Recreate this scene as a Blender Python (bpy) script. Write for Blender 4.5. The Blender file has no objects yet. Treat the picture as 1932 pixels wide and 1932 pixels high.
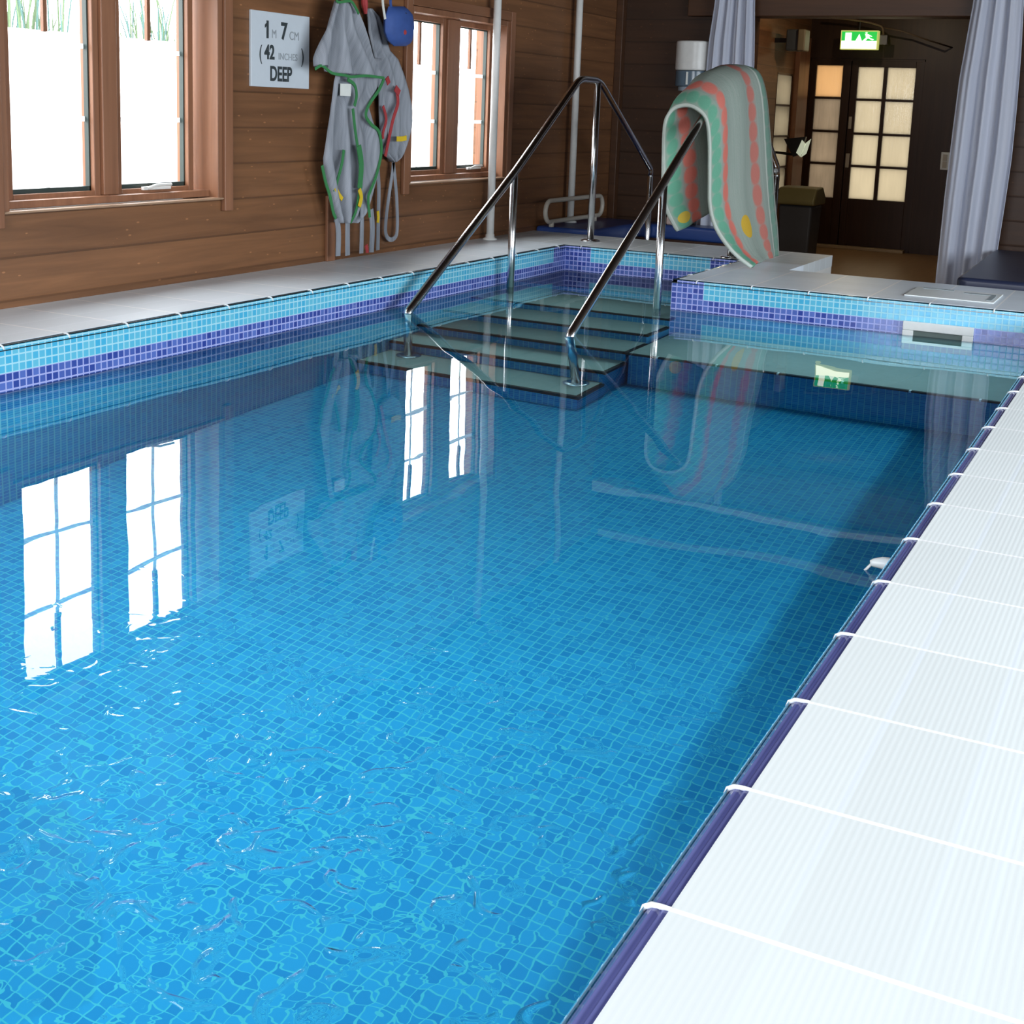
import bpy, math, random
from mathutils import Vector, Matrix
random.seed(7)
SC = bpy.context.scene
COL = SC.collection
R = math.radians

# ------------------------------------------------------------------ camera
F_PX = 2464.89
CAM = Vector((0.34845, -1.05404, 0.72344))
ROT = (1.393934, -0.036334, 0.475202)
cd = bpy.data.cameras.new('camera')
cam = bpy.data.objects.new('camera', cd)
COL.objects.link(cam)
cam.location = CAM
cam.rotation_mode = 'XYZ'
cam.rotation_euler = ROT
cd.sensor_width = 36.0
cd.lens = F_PX / 1932 * 36.0
cd.shift_y = -322 / 1932
cd.clip_start = 0.02
SC.camera = cam
RM = (Matrix.Rotation(ROT[2], 3, 'Z') @ Matrix.Rotation(ROT[1], 3, 'Y') @ Matrix.Rotation(ROT[0], 3, 'X'))

def on(px, py, axis, val):
    """surveyed point of the photo on the real plane axis=val"""
    d = RM @ Vector(((px - 966) / F_PX, (644 - py) / F_PX, -1.0))
    t = (val - CAM[axis]) / d[axis]
    return CAM + d * t

# ------------------------------------------------------------------ node helpers
class NT:
    def __init__(s, name):
        s.m = bpy.data.materials.new(name); s.m.use_nodes = True
        s.t = s.m.node_tree; s.t.nodes.clear()
        s.out = s.t.nodes.new('ShaderNodeOutputMaterial')
    def n(s, typ, **kw):
        x = s.t.nodes.new(typ)
        for k, v in kw.items(): setattr(x, k, v)
        return x
    def put(s, sock, v):
        if isinstance(v, bpy.types.NodeSocket): s.t.links.new(v, sock)
        elif isinstance(v, (tuple, list)) and len(v) == 3 and sock.type == 'RGBA': sock.default_value = (*v, 1)
        else: sock.default_value = v
    def math(s, op, a, b=None, c=None, clamp=False):
        x = s.n('ShaderNodeMath', operation=op); x.use_clamp = clamp
        s.put(x.inputs[0], a)
        if b is not None: s.put(x.inputs[1], b)
        if c is not None: s.put(x.inputs[2], c)
        return x.outputs[0]
    def pos(s):
        g = s.n('ShaderNodeNewGeometry'); sp = s.n('ShaderNodeSeparateXYZ')
        s.t.links.new(g.outputs['Position'], sp.inputs[0])
        return [sp.outputs[i] for i in range(3)], g.outputs['Position']
    def comb(s, x, y, z):
        c = s.n('ShaderNodeCombineXYZ')
        for i, v in enumerate((x, y, z)): s.put(c.inputs[i], v)
        return c.outputs[0]
    def mix(s, f, a, b, blend='MIX'):
        x = s.n('ShaderNodeMix', data_type='RGBA', blend_type=blend)
        s.put(x.inputs[0], f); s.put(x.inputs[6], a); s.put(x.inputs[7], b)
        return x.outputs[2]
    def noise(s, vec, scale, detail=2, rough=.5, dist=0):
        x = s.n('ShaderNodeTexNoise')
        s.t.links.new(vec, x.inputs['Vector'])
        x.inputs['Scale'].default_value = scale; x.inputs['Detail'].default_value = detail
        x.inputs['Roughness'].default_value = rough; x.inputs['Distortion'].default_value = dist
        return x.outputs['Fac']
    def white(s, vec):
        x = s.n('ShaderNodeTexWhiteNoise', noise_dimensions='3D'); s.t.links.new(vec, x.inputs['Vector'])
        return x.outputs['Value'], x.outputs['Color']
    def vmul(s, vec, t):
        x = s.n('ShaderNodeVectorMath', operation='MULTIPLY'); s.t.links.new(vec, x.inputs[0]); x.inputs[1].default_value = t
        return x.outputs[0]
    def bump(s, h, dist=1.0, strength=1.0, normal=None):
        x = s.n('ShaderNodeBump'); x.inputs['Strength'].default_value = strength; x.inputs['Distance'].default_value = dist
        s.put(x.inputs['Height'], h)
        if normal is not None: s.put(x.inputs['Normal'], normal)
        return x.outputs[0]
    def pbr(s, color, rough=.5, metal=0, normal=None, spec=.5, emit=None, es=0, trans=0, coat=0):
        b = s.n('ShaderNodeBsdfPrincipled')
        s.put(b.inputs['Base Color'], color); s.put(b.inputs['Roughness'], rough); s.put(b.inputs['Metallic'], metal)
        s.put(b.inputs['Specular IOR Level'], spec)
        if normal is not None: s.put(b.inputs['Normal'], normal)
        if emit is not None: s.put(b.inputs['Emission Color'], emit); b.inputs['Emission Strength'].default_value = es
        if coat: b.inputs['Coat Weight'].default_value = coat
        s.t.links.new(b.outputs[0], s.out.inputs[0])
        return b

def plain(name, color, rough=.5, metal=0, var=.08, nscale=30, emit=None, es=0, spec=.5):
    t = NT(name); _, p = t.pos()
    f = t.noise(p, nscale, 3)
    c = t.mix(f, tuple(v * (1 - var) for v in color), tuple(min(1, v * (1 + var)) for v in color))
    t.pbr(c, rough, metal, emit=emit, es=es, spec=spec)
    return t.m

def wood(name, dark, light, axis, board=.0, bz=0.0, scale=1.0, rough=.45, knots=True, spec=.35):
    """grain runs along `axis`; board>0 draws horizontal boards of that height"""
    t = NT(name); xyz, p = t.pos()
    st = [26.0, 26.0, 26.0]; st[axis] = 1.3
    if board:
        rz = t.math('DIVIDE', t.math('SUBTRACT', xyz[2], bz), board)
        idx = t.math('FLOOR', rz); fr = t.math('FRACT', rz)
        off, _ = t.white(t.comb(idx, 3.1, 7.7))
        sh = [0, 0, 0]; sh[axis] = t.math('MULTIPLY', off, 9.0)
        a = t.n('ShaderNodeVectorMath', operation='ADD'); t.t.links.new(p, a.inputs[0])
        t.t.links.new(t.comb(*sh), a.inputs[1]); p2 = a.outputs[0]
    else: p2 = p
    g = t.noise(t.vmul(p2, tuple(v * scale for v in st)), 1.0, 5, .6, .6)
    st2 = [5.0, 5.0, 5.0]; st2[axis] = .8
    g2 = t.noise(t.vmul(p2, tuple(st2)), 1.0, 3, .5)
    f = t.math('ADD', t.math('MULTIPLY', g, .75), t.math('MULTIPLY', g2, .45))
    f = t.math('SUBTRACT', f, .12, clamp=True)
    c = t.mix(f, dark, light)
    if knots:
        vo = t.n('ShaderNodeTexVoronoi'); kv = [6.5, 6.5, 6.5]; kv[axis] = 2.6
        t.t.links.new(t.vmul(p2, tuple(kv)), vo.inputs['Vector'])
        k = t.math('LESS_THAN', vo.outputs['Distance'], .10)
        c = t.mix(t.math('MULTIPLY', k, .55), c, tuple(min(1, v * 1.5) for v in light))
    nrm = None
    if board:
        c = t.mix(t.math('MULTIPLY', off, .22), c, dark)
        seam = t.math('LESS_THAN', fr, .055)
        c = t.mix(t.math('MULTIPLY', seam, .38), c, tuple(v * .35 for v in dark))
        nrm = t.bump(t.math('MULTIPLY', t.math('SMOOTH_MIN', fr, .09, .02), .03), 1.0, .6)
    t.pbr(c, rough, normal=nrm, spec=spec)
    return t.m

P = .025      # mosaic pitch
Z0 = -.008    # top of the first mosaic row
def mosaic(name, ua, va, band=False, corners=(), deep=((.03, .20, .45), (.05, .29, .56)), ofs=0.0, deepgrout=(.12, .45, .55)):
    t = NT(name); xyz, p = t.pos()
    u = t.math('DIVIDE', t.math('SUBTRACT', xyz[ua], ofs), P)
    v = t.math('DIVIDE', t.math('SUBTRACT', Z0 if band else 0.0, xyz[va]), P)
    fu, fv = t.math('FRACT', u), t.math('FRACT', v)
    iu, iv = t.math('FLOOR', u), t.math('FLOOR', v)
    gw_ = .095 if band else .06
    def edge(f): return t.math('MAXIMUM', t.math('LESS_THAN', f, gw_), t.math('GREATER_THAN', f, 1 - gw_))
    gr = t.math('MAXIMUM', edge(fu), edge(fv))
    val, colr = t.white(t.comb(iu, iv, 2.5))
    dcol = t.mix(val, deep[0], deep[1])
    if band:
        lcol = t.mix(val, (.07, .50, .82), (.17, .62, .84))
        pcol = t.mix(val, (.035, .065, .36), (.12, .20, .62))
        isl = t.math('LESS_THAN', v, 3.0)
        isb = t.math('LESS_THAN', v, 6.0)
        for a, b in corners:
            q = t.math('MULTIPLY', t.math('GREATER_THAN', xyz[ua], a), t.math('LESS_THAN', xyz[ua], b))
            isl = t.math('MULTIPLY', isl, t.math('SUBTRACT', 1.0, q))
        c = t.mix(isl, pcol, lcol); gcol = t.mix(isl, (.42, .48, .88), (.42, .80, .95))
        c = t.mix(isb, dcol, c); gcol = t.mix(isb, deepgrout, gcol)
    else:
        c = dcol; gcol = deepgrout
    c = t.mix(gr, c, gcol)
    h = t.math('SUBTRACT', 1.0, gr)
    rgh = t.math('ADD', .12, t.math('MULTIPLY', gr, .5))
    t.pbr(c, rgh, spec=.5 if band else .03)
    return t.m

def coping_mat(name, ua, va, u0, v0, vsign, color=(.80, .845, .85), extra=False):
    """ribbed white 250 x 119 tiles: u along the edge, v away from the edge"""
    t = NT(name); xyz, p = t.pos()
    u = t.math('DIVIDE', t.math('SUBTRACT', xyz[ua], u0), .25)
    d = t.math('MULTIPLY', t.math('SUBTRACT', xyz[va], v0), vsign)
    w = t.math('DIVIDE', t.math('ADD', d, .0220), .1185)
    fu, fw = t.math('FRACT', u), t.math('FRACT', w)
    gu = t.math('MAXIMUM', t.math('LESS_THAN', fu, .014), t.math('GREATER_THAN', fu, .986))
    gw = t.math('MAXIMUM', t.math('LESS_THAN', fw, .038), t.math('GREATER_THAN', fw, .962))
    gw = t.math('MULTIPLY', gw, t.math('GREATER_THAN', d, .03))
    if extra:
        gw = t.math('LESS_THAN', t.math('ABSOLUTE', t.math('SUBTRACT', d, .0965)), .0045)
        for x_ in (.215, .264, .3825, .501): gw = t.math('MAXIMUM', gw, t.math('LESS_THAN', t.math('ABSOLUTE', t.math('SUBTRACT', d, x_)), .0045))
    rib = t.math('SINE', t.math('MULTIPLY', d, 2 * math.pi / .0079))
    val, _ = t.white(t.comb(t.math('FLOOR', u), t.math('FLOOR', w), 1.0))
    base = t.mix(val, tuple(v * .95 for v in color), tuple(min(1, v * 1.02) for v in color))
    base = t.mix(t.math('MULTIPLY', t.math('GREATER_THAN', rib, .2), .07), base, (.55, .66, .70))
    base = t.mix(t.math('MULTIPLY', gw, .55), base, (.80, .86, .93))
    base = t.mix(gu, base, (.97, .98, 1.0))
    n = t.bump(t.math('MULTIPLY', rib, .00012), 1.0, .6)
    t.pbr(base, .35, normal=n, spec=.4)
    return t.m

# ------------------------------------------------------------------ mesh builder
class MB:
    def __init__(s): s.v = []; s.f = []; s.mi = []; s.uv = None; s.cur = 0
    def add(s, vs, fs):
        o = len(s.v); s.v += [Vector(a) for a in vs]
        for f in fs: s.f.append([i + o for i in f]); s.mi.append(s.cur)
        return s
    def box(s, x0, x1, y0, y1, z0, z1):
        vs = [(x, y, z) for z in (z0, z1) for y in (y0, y1) for x in (x0, x1)]
        return s.add(vs, [(0, 2, 3, 1), (4, 5, 7, 6), (0, 1, 5, 4), (2, 6, 7, 3), (0, 4, 6, 2), (1, 3, 7, 5)])
    def quad(s, a, b, c, d): return s.add([a, b, c, d], [(0, 1, 2, 3)])
    def tube(s, pts, r, n=12, caps=True, closed=False):
        pts = [Vector(p) for p in pts]; m = len(pts)
        rs = r if isinstance(r, (list, tuple)) else [r] * m
        rings = []; up = None
        for i, p in enumerate(pts):
            if closed: d = (pts[(i + 1) % m] - pts[i - 1]).normalized()
            elif i == 0: d = (pts[1] - p).normalized()
            elif i == m - 1: d = (p - pts[i - 1]).normalized()
            else: d = ((pts[i + 1] - p).normalized() + (p - pts[i - 1]).normalized()).normalized()
            if up is None: up = Vector((0, 0, 1)) if abs(d.z) < .9 else Vector((1, 0, 0))
            a = d.cross(up).normalized(); b = a.cross(d).normalized(); up = b
            rings.append([p + (a * math.cos(2 * math.pi * k / n) + b * math.sin(2 * math.pi * k / n)) * rs[i] for k in range(n)])
        vs = [v for rg in rings for v in rg]; fs = []
        for i in range(m if closed else m - 1):
            j = (i + 1) % m
            for k in range(n): fs.append((i * n + k, i * n + (k + 1) % n, j * n + (k + 1) % n, j * n + k))
        if caps and not closed: fs += [tuple(range(n - 1, -1, -1)), tuple((m - 1) * n + k for k in range(n))]
        return s.add(vs, fs)
    def lathe(s, prof, cx, cy, n=28, cz=0):
        m = len(prof)
        vs = [(cx + r * math.cos(2 * math.pi * k / n), cy + r * math.sin(2 * math.pi * k / n), cz + z) for r, z in prof for k in range(n)]
        fs = [(i * n + k, i * n + (k + 1) % n, (i + 1) * n + (k + 1) % n, (i + 1) * n + k) for i in range(m - 1) for k in range(n)]
        fs += [tuple(range(n - 1, -1, -1)), tuple((m - 1) * n + k for k in range(n))]
        return s.add(vs, fs)
    def grid(s, rows):
        m, n = len(rows), len(rows[0])
        return s.add([p for r in rows for p in r], [(i * n + j, i * n + j + 1, (i + 1) * n + j + 1, (i + 1) * n + j) for i in range(m - 1) for j in range(n - 1)])
    def prism(s, poly, axis, a, b):
        """poly: 2-D points on the two other axes (in order), extruded along axis"""
        def mk(p, t):
            q = list(p); q.insert(axis, t); return q
        n = len(poly)
        return s.add([mk(p, a) for p in poly] + [mk(p, b) for p in poly],
                     [tuple(range(n - 1, -1, -1)), tuple(range(n, 2 * n))] + [(i, (i + 1) % n, n + (i + 1) % n, n + i) for i in range(n)])
    def build(s, name, mat, parent=None, smooth=False, bevel=0, solid=0, seg=2, sub=0, recalc=True):
        me = bpy.data.meshes.new(name)
        o = bpy.data.objects.new(name, me)
        org = Vector((0, 0, 0))
        if parent is not None:
            o.parent = parent; q = parent
            while q is not None: org += q.location; q = q.parent
        me.from_pydata([v - org for v in s.v], [], s.f)
        mats = mat if isinstance(mat, (list, tuple)) else [mat]
        for m_ in mats: me.materials.append(m_)
        if len(mats) > 1: me.polygons.foreach_set('material_index', s.mi)
        if recalc:
            import bmesh
            b = bmesh.new(); b.from_mesh(me); bmesh.ops.recalc_face_normals(b, faces=b.faces); b.to_mesh(me); b.free()
        if s.uv:
            l = me.uv_layers.new(name='UVMap')
            for lp in me.loops: l.data[lp.index].uv = s.uv[lp.vertex_index]
        if smooth: me.shade_smooth()
        if solid:
            md = o.modifiers.new('solid', 'SOLIDIFY'); md.thickness = solid; md.offset = 0
        if bevel:
            md = o.modifiers.new('bevel', 'BEVEL'); md.width = bevel; md.segments = seg; md.limit_method = 'ANGLE'; md.angle_limit = R(40)
            me.shade_smooth()
            md2 = o.modifiers.new('wn', 'WEIGHTED_NORMAL')
        if sub:
            md = o.modifiers.new('sub', 'SUBSURF'); md.levels = sub; md.render_levels = sub
        COL.objects.link(o)
        return o

def thing(name, label, cat, loc=(0, 0, 0), group=None):
    o = bpy.data.objects.new(name, None); COL.objects.link(o); o.location = loc; o.empty_display_size = .1
    return tag(o, label, cat, group)
def tag(o, label=None, cat=None, group=None, kind=None):
    if label: o['label'] = label
    if cat: o['category'] = cat
    if group: o['group'] = group
    if kind: o['kind'] = kind
    return o
def struct(o, label=None, cat=None):
    o['kind'] = 'structure'
    if label: o['label'] = label
    if cat: o['category'] = cat
    return o

def arc_path(pts, rad, n=6):
    """polyline with rounded corners"""
    pts = [Vector(p) for p in pts]; out = [pts[0]]
    for i in range(1, len(pts) - 1):
        a, b, c = pts[i - 1], pts[i], pts[i + 1]
        r_ = min(rad, (a - b).length * .45, (c - b).length * .45)
        p0 = b + (a - b).normalized() * r_; p1 = b + (c - b).normalized() * r_
        for k in range(n + 1):
            t = k / n; out.append(p0 * (1 - t) ** 2 + b * 2 * t * (1 - t) + p1 * t ** 2)
    out.append(pts[-1]); return out

# ------------------------------------------------------------------ dimensions
WXL = -3.118            # inner face of left wall
WXR = 2.3
YB = -2.6               # back wall
YP = 7.2                # far partition (curtain opening)
YD = 12.1               # glazed door wall
FL = -.54               # floor
CE = 1.95               # ceiling
PX0, PX1 = -2.615, -.025   # pool inner faces
PY0, PY1 = -1.45, 4.431
AX0, AX1, AY1 = -2.615, -1.64, 5.405    # stair recess
WATER = -.138
PF = -1.208

# ------------------------------------------------------------------ materials
M = {}
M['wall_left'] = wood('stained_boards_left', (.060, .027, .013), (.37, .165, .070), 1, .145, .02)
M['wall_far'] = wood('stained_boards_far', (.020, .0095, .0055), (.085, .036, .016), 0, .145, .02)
M['trim_y'] = wood('stained_trim_y', (.09, .036, .017), (.34, .155, .08), 1, 0, rough=.4, knots=False)
M['trim_z'] = wood('stained_trim_z', (.11, .045, .022), (.40, .185, .10), 2, 0, rough=.4, knots=False)
M['trim_x'] = wood('stained_trim_x', (.030, .013, .006), (.11, .046, .02), 0, 0, rough=.45, knots=False)
M['sillwood'] = wood('lit_sill_wood', (.25, .14, .08), (.55, .38, .26), 1, 0, rough=.4, knots=False)  # window light on the sill is put into its paler colour
M['darkwood'] = wood('dark_door_wood', (.022, .010, .006), (.075, .033, .017), 2, 0, knots=False, rough=.4)
M['ceil'] = wood('ceiling_boards', (.008, .004, .002), (.035, .017, .009), 1, 0, rough=.9, spec=0)
M['floor'] = wood('brown_floor', (.30, .175, .085), (.48, .30, .15), 1, 0, knots=False, rough=.35)
M['cop_r'] = coping_mat('ribbed_tile_right', 1, 0, 0.0, 0.0, 1, extra=True)
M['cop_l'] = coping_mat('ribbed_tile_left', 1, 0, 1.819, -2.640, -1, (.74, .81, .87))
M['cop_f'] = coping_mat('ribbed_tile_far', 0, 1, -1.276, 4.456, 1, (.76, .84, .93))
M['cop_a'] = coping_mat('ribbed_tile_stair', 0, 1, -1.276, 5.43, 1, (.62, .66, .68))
def edge_mat():
    t = NT('dark_blue_glazed_edge'); xyz, p = t.pos()
    n = t.noise(t.vmul(p, (40, 4, 40)), 1.0, 3)
    st_ = t.math('SINE', t.math('MULTIPLY', xyz[0], 2 * math.pi / .0085))  # ridge highlights are put into the colour as lighter stripes
    f = t.math('ADD', t.math('MULTIPLY', n, .7), t.math('MULTIPLY', st_, .22), clamp=True)
    t.pbr(t.mix(f, (.045, .05, .16), (.20, .22, .52)), .10); return t.m
M['nosing'] = edge_mat()
M['nosing_t'] = plain('dark_teal_glazed_edge', (.012, .035, .05), .2, var=.3, nscale=60)
M['grout'] = plain('white_grout', (.85, .88, .9), .6)
M['mos_l'] = mosaic('mosaic_left', 1, 2, True, [(5.405 - .15, 9)], ofs=.0)
M['mos_r'] = mosaic('mosaic_right', 1, 2, True, [(4.28, 9)])
M['mos_f'] = mosaic('mosaic_far', 0, 2, True, [(-1.65, -1.49), (-.077, 1)], ofs=-1.64)
M['mos_n'] = mosaic('mosaic_near', 0, 2, True)
M['mos_a'] = mosaic('mosaic_stair_back', 0, 2, True, [(-2.7, -2.465), (-1.79, -1.0)], ofs=-1.64)
M['mos_as'] = mosaic('mosaic_stair_side', 1, 2, True, [(5.25, 9), (0, 4.58)])
M['mos_floor'] = mosaic('mosaic_floor', 0, 1, False, deep=((.022, .215, .47), (.034, .31, .58)), deepgrout=(.080, .44, .55))
M['tread'] = plain('pale_step_tile', (.30, .36, .35), .5)
M['riser'] = mosaic('mosaic_riser', 0, 2, False, ofs=-1.64)
M['stepedge'] = plain('black_step_edge', (.010, .012, .016), .4)
M['chrome'] = plain('polished_steel', (.72, .73, .74), .22, 1.0, var=.03)
M['whitepaint'] = plain('white_paint', (.72, .72, .70), .35)
M['creampaint'] = plain('cream_paint', (.50, .46, .40), .4)
M['plastic_w'] = plain('white_plastic', (.80, .84, .84), .3)
M['black'] = plain('black_plastic', (.012, .012, .014), .4)
M['navy'] = plain('navy_vinyl', (.020, .026, .060), .38, var=.2, nscale=8)
M['bluevinyl'] = plain('blue_vinyl', (.018, .05, .20), .35, var=.2, nscale=6)
M['sling'] = None
M['green'] = plain('green_binding', (.04, .22, .07), .7)
M['red'] = plain('red_binding', (.42, .045, .05), .7)
M['yellow'] = plain('yellow_label', (.75, .52, .02), .6)
M['tagwhite'] = plain('white_tag', (.8, .82, .78), .6)
M['bluebag'] = plain('blue_fabric', (.035, .085, .30), .7, var=.2)
M['ink'] = plain('dark_sign_ink', (.03, .04, .045), .6)
M['ink_grey'] = plain('grey_sign_ink', (.30, .33, .36), .6)
M['signwhite'] = plain('sign_board_white', (.60, .66, .72), .35, var=.03)
M['rubber'] = plain('rubber_gasket', (.02, .035, .03), .5)

def sling_mat():
    t = NT('grey_mesh_fabric'); xyz, p = t.pos()
    a = t.math('SINE', t.math('MULTIPLY', xyz[1], 900)); b = t.math('SINE', t.math('MULTIPLY', xyz[2], 900))
    g = t.math('MULTIPLY', t.math('ADD', t.math('MULTIPLY', a, b), 1.0), .5)
    n = t.noise(t.vmul(p, (1, 38, 2.2)), 1.0, 4, .65)  # crease shading put into the colour as vertical streaks
    n = t.math('SUBTRACT', t.math('MULTIPLY', n, 1.7), .35, clamp=True)
    c = t.mix(n, (.22, .245, .29), (.60, .63, .70)); c = t.mix(t.math('MULTIPLY', g, .2), c, (.16, .18, .19))
    d = t.n('ShaderNodeBsdfDiffuse'); t.put(d.inputs[0], c)
    tr = t.n('ShaderNodeBsdfTranslucent'); t.put(tr.inputs[0], c)
    mx = t.n('ShaderNodeMixShader'); mx.inputs[0].default_value = .25
    t.t.links.new(d.outputs[0], mx.inputs[1]); t.t.links.new(tr.outputs[0], mx.inputs[2]); t.t.links.new(mx.outputs[0], t.out.inputs[0])
    return t.m
M['sling'] = sling_mat()

def curtain_mat():
    t = NT('pale_lilac_curtain'); xyz, p = t.pos()
    n = t.noise(t.vmul(p, (28, 3, .6)), 1.0, 3)
    c = t.mix(n, (.60, .64, .77), (.83, .86, .95))
    d = t.n('ShaderNodeBsdfDiffuse'); t.put(d.inputs[0], c)
    tr = t.n('ShaderNodeBsdfTranslucent'); t.put(tr.inputs[0], c)
    mx = t.n('ShaderNodeMixShader'); mx.inputs[0].default_value = .3
    t.t.links.new(d.outputs[0], mx.inputs[1]); t.t.links.new(tr.outputs[0], mx.inputs[2]); t.t.links.new(mx.outputs[0], t.out.inputs[0])
    return t.m
M['curtain'] = curtain_mat()

def window_glass():
    t = NT('clear_window_glass')
    lw_ = t.n('ShaderNodeLayerWeight'); lw_.inputs[0].default_value = .5
    fc = t.math('ADD', .035, t.math('MULTIPLY', t.math('POWER', lw_.outputs['Facing'], 5.0), .6))
    tr = t.n('ShaderNodeBsdfTransparent'); gl = t.n('ShaderNodeBsdfGlossy'); gl.inputs['Roughness'].default_value = .02
    mx = t.n('ShaderNodeMixShader')
    t.t.links.new(fc, mx.inputs[0]); t.t.links.new(tr.outputs[0], mx.inputs[1]); t.t.links.new(gl.outputs[0], mx.inputs[2])
    t.t.links.new(mx.outputs[0], t.out.inputs[0]); return t.m
M['glass'] = window_glass()

def glare_muntin():  # window glare is put into the brown bars as a pale translucent colour
    t = NT('glare_glazing_bar'); _, p = t.pos()
    n = t.noise(p, 20, 2); c = t.mix(n, (.20, .23, .24), (.24, .27, .28))
    d = t.n('ShaderNodeBsdfDiffuse'); d.inputs[0].default_value = (.55, .58, .58, 1)
    tr = t.n('ShaderNodeBsdfTranslucent'); t.put(tr.inputs[0], c)
    mx = t.n('ShaderNodeAddShader')
    t.t.links.new(d.outputs[0], mx.inputs[0]); t.t.links.new(tr.outputs[0], mx.inputs[1]); t.t.links.new(mx.outputs[0], t.out.inputs[0])
    return t.m
M['muntin'] = glare_muntin()

def pane_mat(name, col, streak, gain=1.0):  # warm light from beyond the panes is put into the glass tint
    t = NT(name); xyz, p = t.pos()
    n = t.noise(t.vmul(p, (60, 60, 5)), 1.0, 4, .6)
    n2 = t.noise(t.vmul(p, (3, 3, 2.4)), 1.0, 2, .5)
    f = t.math('ADD', t.math('MULTIPLY', n, .5), t.math('MULTIPLY', n2, .6), clamp=True)
    c = t.mix(f, tuple(v * streak * gain for v in col), tuple(v * gain for v in col))
    tr = t.n('ShaderNodeBsdfTranslucent'); t.put(tr.inputs[0], c)
    gl = t.n('ShaderNodeBsdfGlossy'); gl.inputs['Roughness'].default_value = .12
    nb = t.bump(t.math('MULTIPLY', n, .004), 1.0, .8); t.put(gl.inputs['Normal'], nb)
    mx = t.n('ShaderNodeMixShader'); mx.inputs[0].default_value = .06
    t.t.links.new(tr.outputs[0], mx.inputs[1]); t.t.links.new(gl.outputs[0], mx.inputs[2]); t.t.links.new(mx.outputs[0], t.out.inputs[0])
    return t.m
M['pane_cream'] = pane_mat('backlit_glass_cream', (.31, .275, .215), .74)
M['pane_orange'] = pane_mat('backlit_glass_orange', (.34, .245, .150), .8)
M['pane_taupe'] = pane_mat('backlit_glass_taupe', (.24, .20, .155), .42)

def towel_mat():
    t = NT('dotted_stripe_towel'); uv = t.n('ShaderNodeUVMap'); sp = t.n('ShaderNodeSeparateXYZ'); t.t.links.new(uv.outputs[0], sp.inputs[0])
    s_, l_ = sp.outputs[0], sp.outputs[1]          # s: across (0..1), l: metres along
    _, p = t.pos()
    base = t.mix(t.noise(t.comb(t.math('MULTIPLY', s_, 60), t.math('MULTIPLY', l_, 3), 0.0), 1.0, 3), (.30, .39, .34), (.46, .50, .46))
    def rng(a, b): return t.math('MULTIPLY', t.math('GREATER_THAN', s_, a), t.math('LESS_THAN', s_, b))
    def dots(cs, half, pitch, ph):
        du = t.math('MULTIPLY', t.math('SUBTRACT', s_, cs), 1.0 / half)
        dv = t.math('MULTIPLY', t.math('SUBTRACT', t.math('FRACT', t.math('ADD', t.math('DIVIDE', l_, pitch), ph)), .5), 1.75)
        r2 = t.math('ADD', t.math('MULTIPLY', du, du), t.math('MULTIPLY', dv, dv))
        x = t.n('ShaderNodeMapRange', interpolation_type='SMOOTHSTEP'); t.put(x.inputs[0], r2)
        x.inputs[1].default_value = .5; x.inputs[2].default_value = 1.25; x.inputs[3].default_value = 1; x.inputs[4].default_value = 0
        return x.outputs[0]
    c = base
    c = t.mix(t.math('MULTIPLY', rng(.0, .17), .55), c, (.36, .50, .40))
    c = t.mix(dots(.10, .070, .062, 0), c, (.19, .48, .34))
    c = t.mix(t.math('MULTIPLY', rng(.185, .315), .45), c, (.55, .36, .31))
    c = t.mix(dots(.25, .062, .074, .3), c, (.78, .25, .20))
    c = t.mix(t.math('MULTIPLY', rng(.665, .785), .35), c, (.50, .33, .29))
    c = t.mix(dots(.725, .058, .074, .3), c, (.62, .24, .20))
    c = t.mix(t.math('MULTIPLY', dots(.94, .055, .062, 0), .8), c, (.22, .40, .32))
    c = t.mix(rng(.865, .89), c, (.62, .68, .62))
    edge = t.math('MAXIMUM', t.math('LESS_THAN', s_, .022), t.math('GREATER_THAN', s_, .985))
    c = t.mix(edge, c, (.68, .74, .68))
    def spot(cs, cl, rs, rl):
        du = t.math('DIVIDE', t.math('SUBTRACT', s_, cs), rs); dv = t.math('DIVIDE', t.math('SUBTRACT', l_, cl), rl)
        return t.math('LESS_THAN', t.math('ADD', t.math('MULTIPLY', du, du), t.math('MULTIPLY', dv, dv)), 1.0)
    c = t.mix(spot(.12, .055, .07, .03), c, (.80, .58, .10))
    c = t.mix(spot(.47, 1.36, .08, .05), c, (.72, .48, .07))
    d = t.n('ShaderNodeBsdfDiffuse'); t.put(d.inputs[0], c)
    tr = t.n('ShaderNodeBsdfTranslucent'); t.put(tr.inputs[0], c)
    mx = t.n('ShaderNodeMixShader'); mx.inputs[0].default_value = .3
    h = t.noise(p, 90, 2); nb = t.bump(t.math('MULTIPLY', h, .004), 1.0, .5); t.put(d.inputs['Normal'], nb)
    t.t.links.new(d.outputs[0], mx.inputs[1]); t.t.links.new(tr.outputs[0], mx.inputs[2]); t.t.links.new(mx.outputs[0], t.out.inputs[0])
    return t.m
M['towel'] = towel_mat()

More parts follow.
